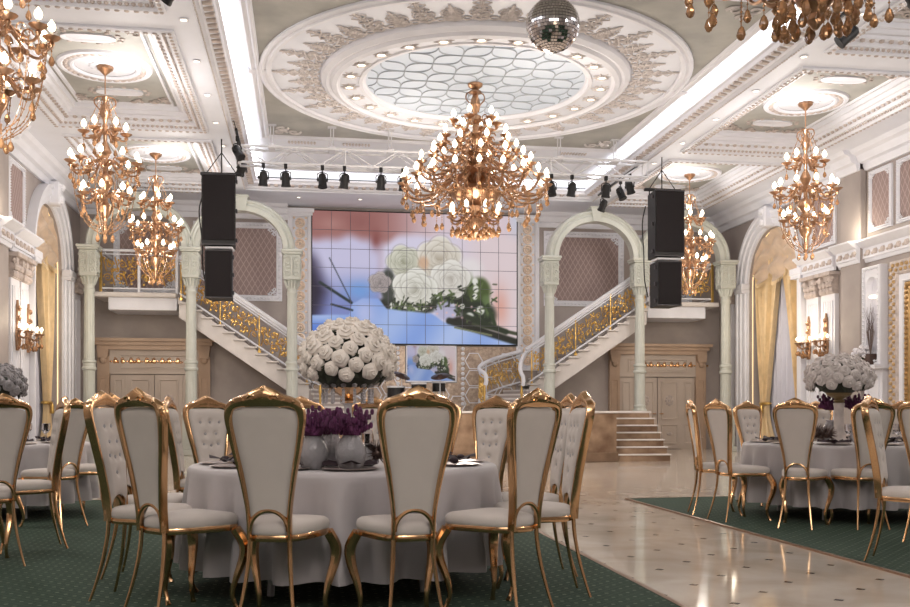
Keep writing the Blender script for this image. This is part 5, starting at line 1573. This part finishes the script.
def purple_vase(u, d, label, s=1.0, ph=.215):
    x, y = spot(u, d); t = thing('flower_vase', label, 'vase', (x, y, ZT), 0, 'glass vases of purple flowers')
    for nm, me in (('glass_vase', me_vase), ('water', me_water)):
        o = obj(nm, me, t); o.scale = (s, s, s)
    o = obj('purple_flowers', me_pl, t, (0, 0, ph * s)); o.scale = (s * 1.15, s * 1.15, s * 1.3); o.rotation_euler = (0, 0, u)
    sb = MB()
    for k in range(6): w = 2 * pi * k / 6; sb.tube([(.02 * cos(w), .02 * sin(w), .03), (.03 * cos(w + .5), .03 * sin(w + .5), .23)], .003, 4)
    obj('stems', sb, t, m=M['leaf'])
purple_vase(313, 5.55, 'clear round vase of purple plumes, leftmost on the front middle table', .98)
purple_vase(331, 5.85, 'clear vase of purple plumes standing behind between the other two on the middle table', .98)
purple_vase(351, 5.5, 'clear round vase of purple plumes on the middle table, directly below the rose dome', 1.0)
purple_vase(831, 10.5, 'vase of purple flowers on the right table, left of the urn stand', 1.1, .33)
purple_vase(857, 10.5, 'vase of purple flowers on the right table, right of the urn stand', 1.1, .33)
me_charger = MB().lathe([(.08, 0), (.15, .006), (.165, .012), (.15, .014), (.09, .008), (.001, .008)], 32).mesh('charger', M['plate'])
nb = MB()
for k in range(7):
    w = -1.2 + 2.4 * k / 6
    nb.add([(0, 0, .012), (.16 * sin(w - .2), .16 * cos(w - .2), .02), (.17 * sin(w), .17 * cos(w), .045), (.16 * sin(w + .2), .16 * cos(w + .2), .02)], [(0, 1, 2), (0, 2, 3)])
nb.ball((0, 0, .022), .03, .03, .02, 8, 5); nb.add([(0, 0, .02), (-.06, -.09, .03), (0, -.1, .05), (.06, -.09, .03)], [(0, 1, 2), (0, 2, 3)])
me_nap = nb.mesh('napkin', M['napkin'])
me_goblet = MB().lathe([(.034, 0), (.03, .005), (.006, .012), (.005, .09), (.02, .105), (.036, .13), (.04, .165), (.036, .20), (.034, .20), (.037, .165), (.033, .132), (.004, .108)], 16).mesh('wine_glass', M['glass'])
me_urch = None
def setting(cx, cy, R, n, off, where, skip=()):
    names = {}
    for k in range(n):
        w = 2 * pi * k / n + off
        if k in skip: continue
        x, y = cx + (R - .22) * cos(w), cy + (R - .22) * sin(w)
        # place named by compass as one walks round from the front
        t = thing('charger_plate', 'silver charger plate on the %s, %s' % (where, place_word(w)), 'plate', (x, y, ZT + .002), w + pi / 2, 'place settings on the ' + where)
        t2 = obj('plate', me_charger, t)
        nk = obj('napkin', me_nap, None, (x, y, ZT + .012), w + pi / 2); tag(nk, 'dark folded napkin on the charger plate, %s, %s' % (where, place_word(w)), 'napkin', 'napkins on the ' + where)
        gx, gy = cx + (R - .42) * cos(w + .2), cy + (R - .42) * sin(w + .2)
        g = thing('wine_glass', 'clear stemmed wine glass beside the plate, %s, %s' % (where, place_word(w)), 'glass', (gx, gy, ZT + .002), 0, 'wine glasses on the ' + where)
        obj('bowl_and_stem', me_goblet, g)
def place_word(w):
    k = int(round((w % (2 * pi)) / (2 * pi / 12))) % 12
    return ['at the right side', 'at the right, towards the back', 'at the back right', 'at the very back', 'at the back left', 'at the left, towards the back', 'at the left side', 'at the left, towards the front', 'at the front left', 'at the very front', 'at the front right', 'at the right, towards the front'][k]
setting(tc[0], tc[1], .97, 12, 0.0, 'front middle table')
setting(tr[0], tr[1], 1.0, 10, pi / 10, 'right table')
setting(tl[0], tl[1], .97, 10, pi / 10, 'left table')
def urchin(u, d, label, s=1.0):
    x, y = spot(u, d); rnd = random.Random(int(u)); mb = MB(); t = thing('spiky_ornament', label, 'ornament', (x, y, ZT), 0, 'spiky bronze balls')
    r = .085 * s
    for k in range(150):
        q = rnd.uniform(-.75, 1); w = rnd.uniform(0, 2 * pi); rr = sqrt(1 - q * q); d_ = Vector((rr * cos(w), rr * sin(w), q))
        c = Vector((0, 0, r)); mb.tube([c + d_ * r * .3, c + d_ * r], [.004, .001], 3, cap=False)
    obj('spikes', mb, t, m=M['urchin']); obj('core', MB().ball((0, 0, r), r * .42, n=10, m=6), t, m=M['urchin'])
urchin(377, 5.7, 'spiky bronze ball right of the glass vases on the middle table', 1.0)
urchin(816, 9.75, 'spiky bronze ball on the right table, left one', 1.3)
urchin(827, 9.7, 'spiky bronze ball on the right table, next to the front wine glass', 1.2)
def votive(u, d, label):
    x, y = spot(u, d); t = thing('candle_lantern', label, 'candle holder', (x, y, ZT), 0, 'frosted candle globes')
    obj('globe', MB().lathe([(.04, 0), (.075, .02), (.09, .07), (.08, .12), (.055, .145), (.05, .145), (.07, .11), (.08, .07), (.05, .01)], 20), t, m=M['frost'])
    obj('candle', MB().lathe([(.03, .012), (.03, .06)], 12), t, m=M['candle'])
votive(861, 9.8, 'frosted glass globe on the right table below the right purple vase')
votive(364, 5.75, 'small frosted glass globe right of the vases on the middle table')

# ================================================================ light
def point(name, loc, e, col=(1, .90, .80), r=.3):
    l = bpy.data.lights.new(name, 'POINT'); l.energy = e; l.color = col; l.shadow_soft_size = r
    o = bpy.data.objects.new(name, l); COL.objects.link(o); o.location = loc; return o
def area(name, loc, rot, sx, sy, e, col=(1, 1, 1)):
    l = bpy.data.lights.new(name, 'AREA'); l.shape = 'RECTANGLE'; l.size = sx; l.size_y = sy; l.energy = e; l.color = col
    o = bpy.data.objects.new(name, l); COL.objects.link(o); o.location = loc; o.rotation_euler = rot; return o
point('main_chandelier_light', (0, DY, 3.15), 320, r=.5)
point('main_chandelier_upper_light', (0.9, DY - 1.2, 5.6), 70, r=.3); point('main_chandelier_upper_light', (-.9, DY + 1.2, 5.6), 70, r=.3)
for sg in (-1, 1):
    for (a, c) in BAYS[:4]:
        point('side_chandelier_light', (sg * 6.395, (a + c) / 2 - .98, 4.1), 105, r=.25)
        point('side_chandelier_light', (sg * 6.395 - sg * .55, (a + c) / 2 - .55, 6.15), 62, (1, .95, .91), .15)
point('rear_fill_light', (-1.6, -.4, 4.8), 190, r=.6)  # fill added behind the camera, away from any chandelier
for sg in (-1, 1):
    area('cove_light', (sg * 4.2, 11, 6.96), (0, radians(180), 0), .12, 27, 120, (.94, .96, 1))
    point('window_arch_light', (sg * 7.9, 23.4, 3.2), 26, (1, .86, .66), .3)
    point('pilaster_wash', (sg * 8.3, 21.05, 3.0), 22, (1, .82, .6), .15)
    point('pier_wash', (sg * 8.45, 19.2, 4.95), 14, (1, .86, .66), .1)
area('hall_fill_light', (-2.6, -2.2, 5.6), (radians(62), 0, radians(-6)), 9, 2.5, 180, (1, .96, .92))  # broad soft fill added high behind the camera, no fitting there
# ================================================================ camera
cam = bpy.data.cameras.new('camera'); co = bpy.data.objects.new('camera', cam); COL.objects.link(co)
co.location = (CX, 0, CZ); co.rotation_euler = (pi / 2, 0, -TH)
cam.sensor_width = 36; cam.lens = F * 36 / 910; cam.shift_y = (411 - 303.5) / 910
cam.clip_end = 200
S.camera = co
w = bpy.data.worlds.new('world'); S.world = w; w.use_nodes = True
w.node_tree.nodes['Background'].inputs[0].default_value = (.05, .05, .05, 1)
S.view_settings.view_transform = 'Standard'
S.view_settings.look = 'None'
S.view_settings.exposure = 0
S.cycles.use_denoising = True
S.cycles.sample_clamp_indirect = 4
S.cycles.max_bounces = 7; S.cycles.transmission_bounces = 6
S.cycles.caustics_reflective = False; S.cycles.caustics_refractive = False
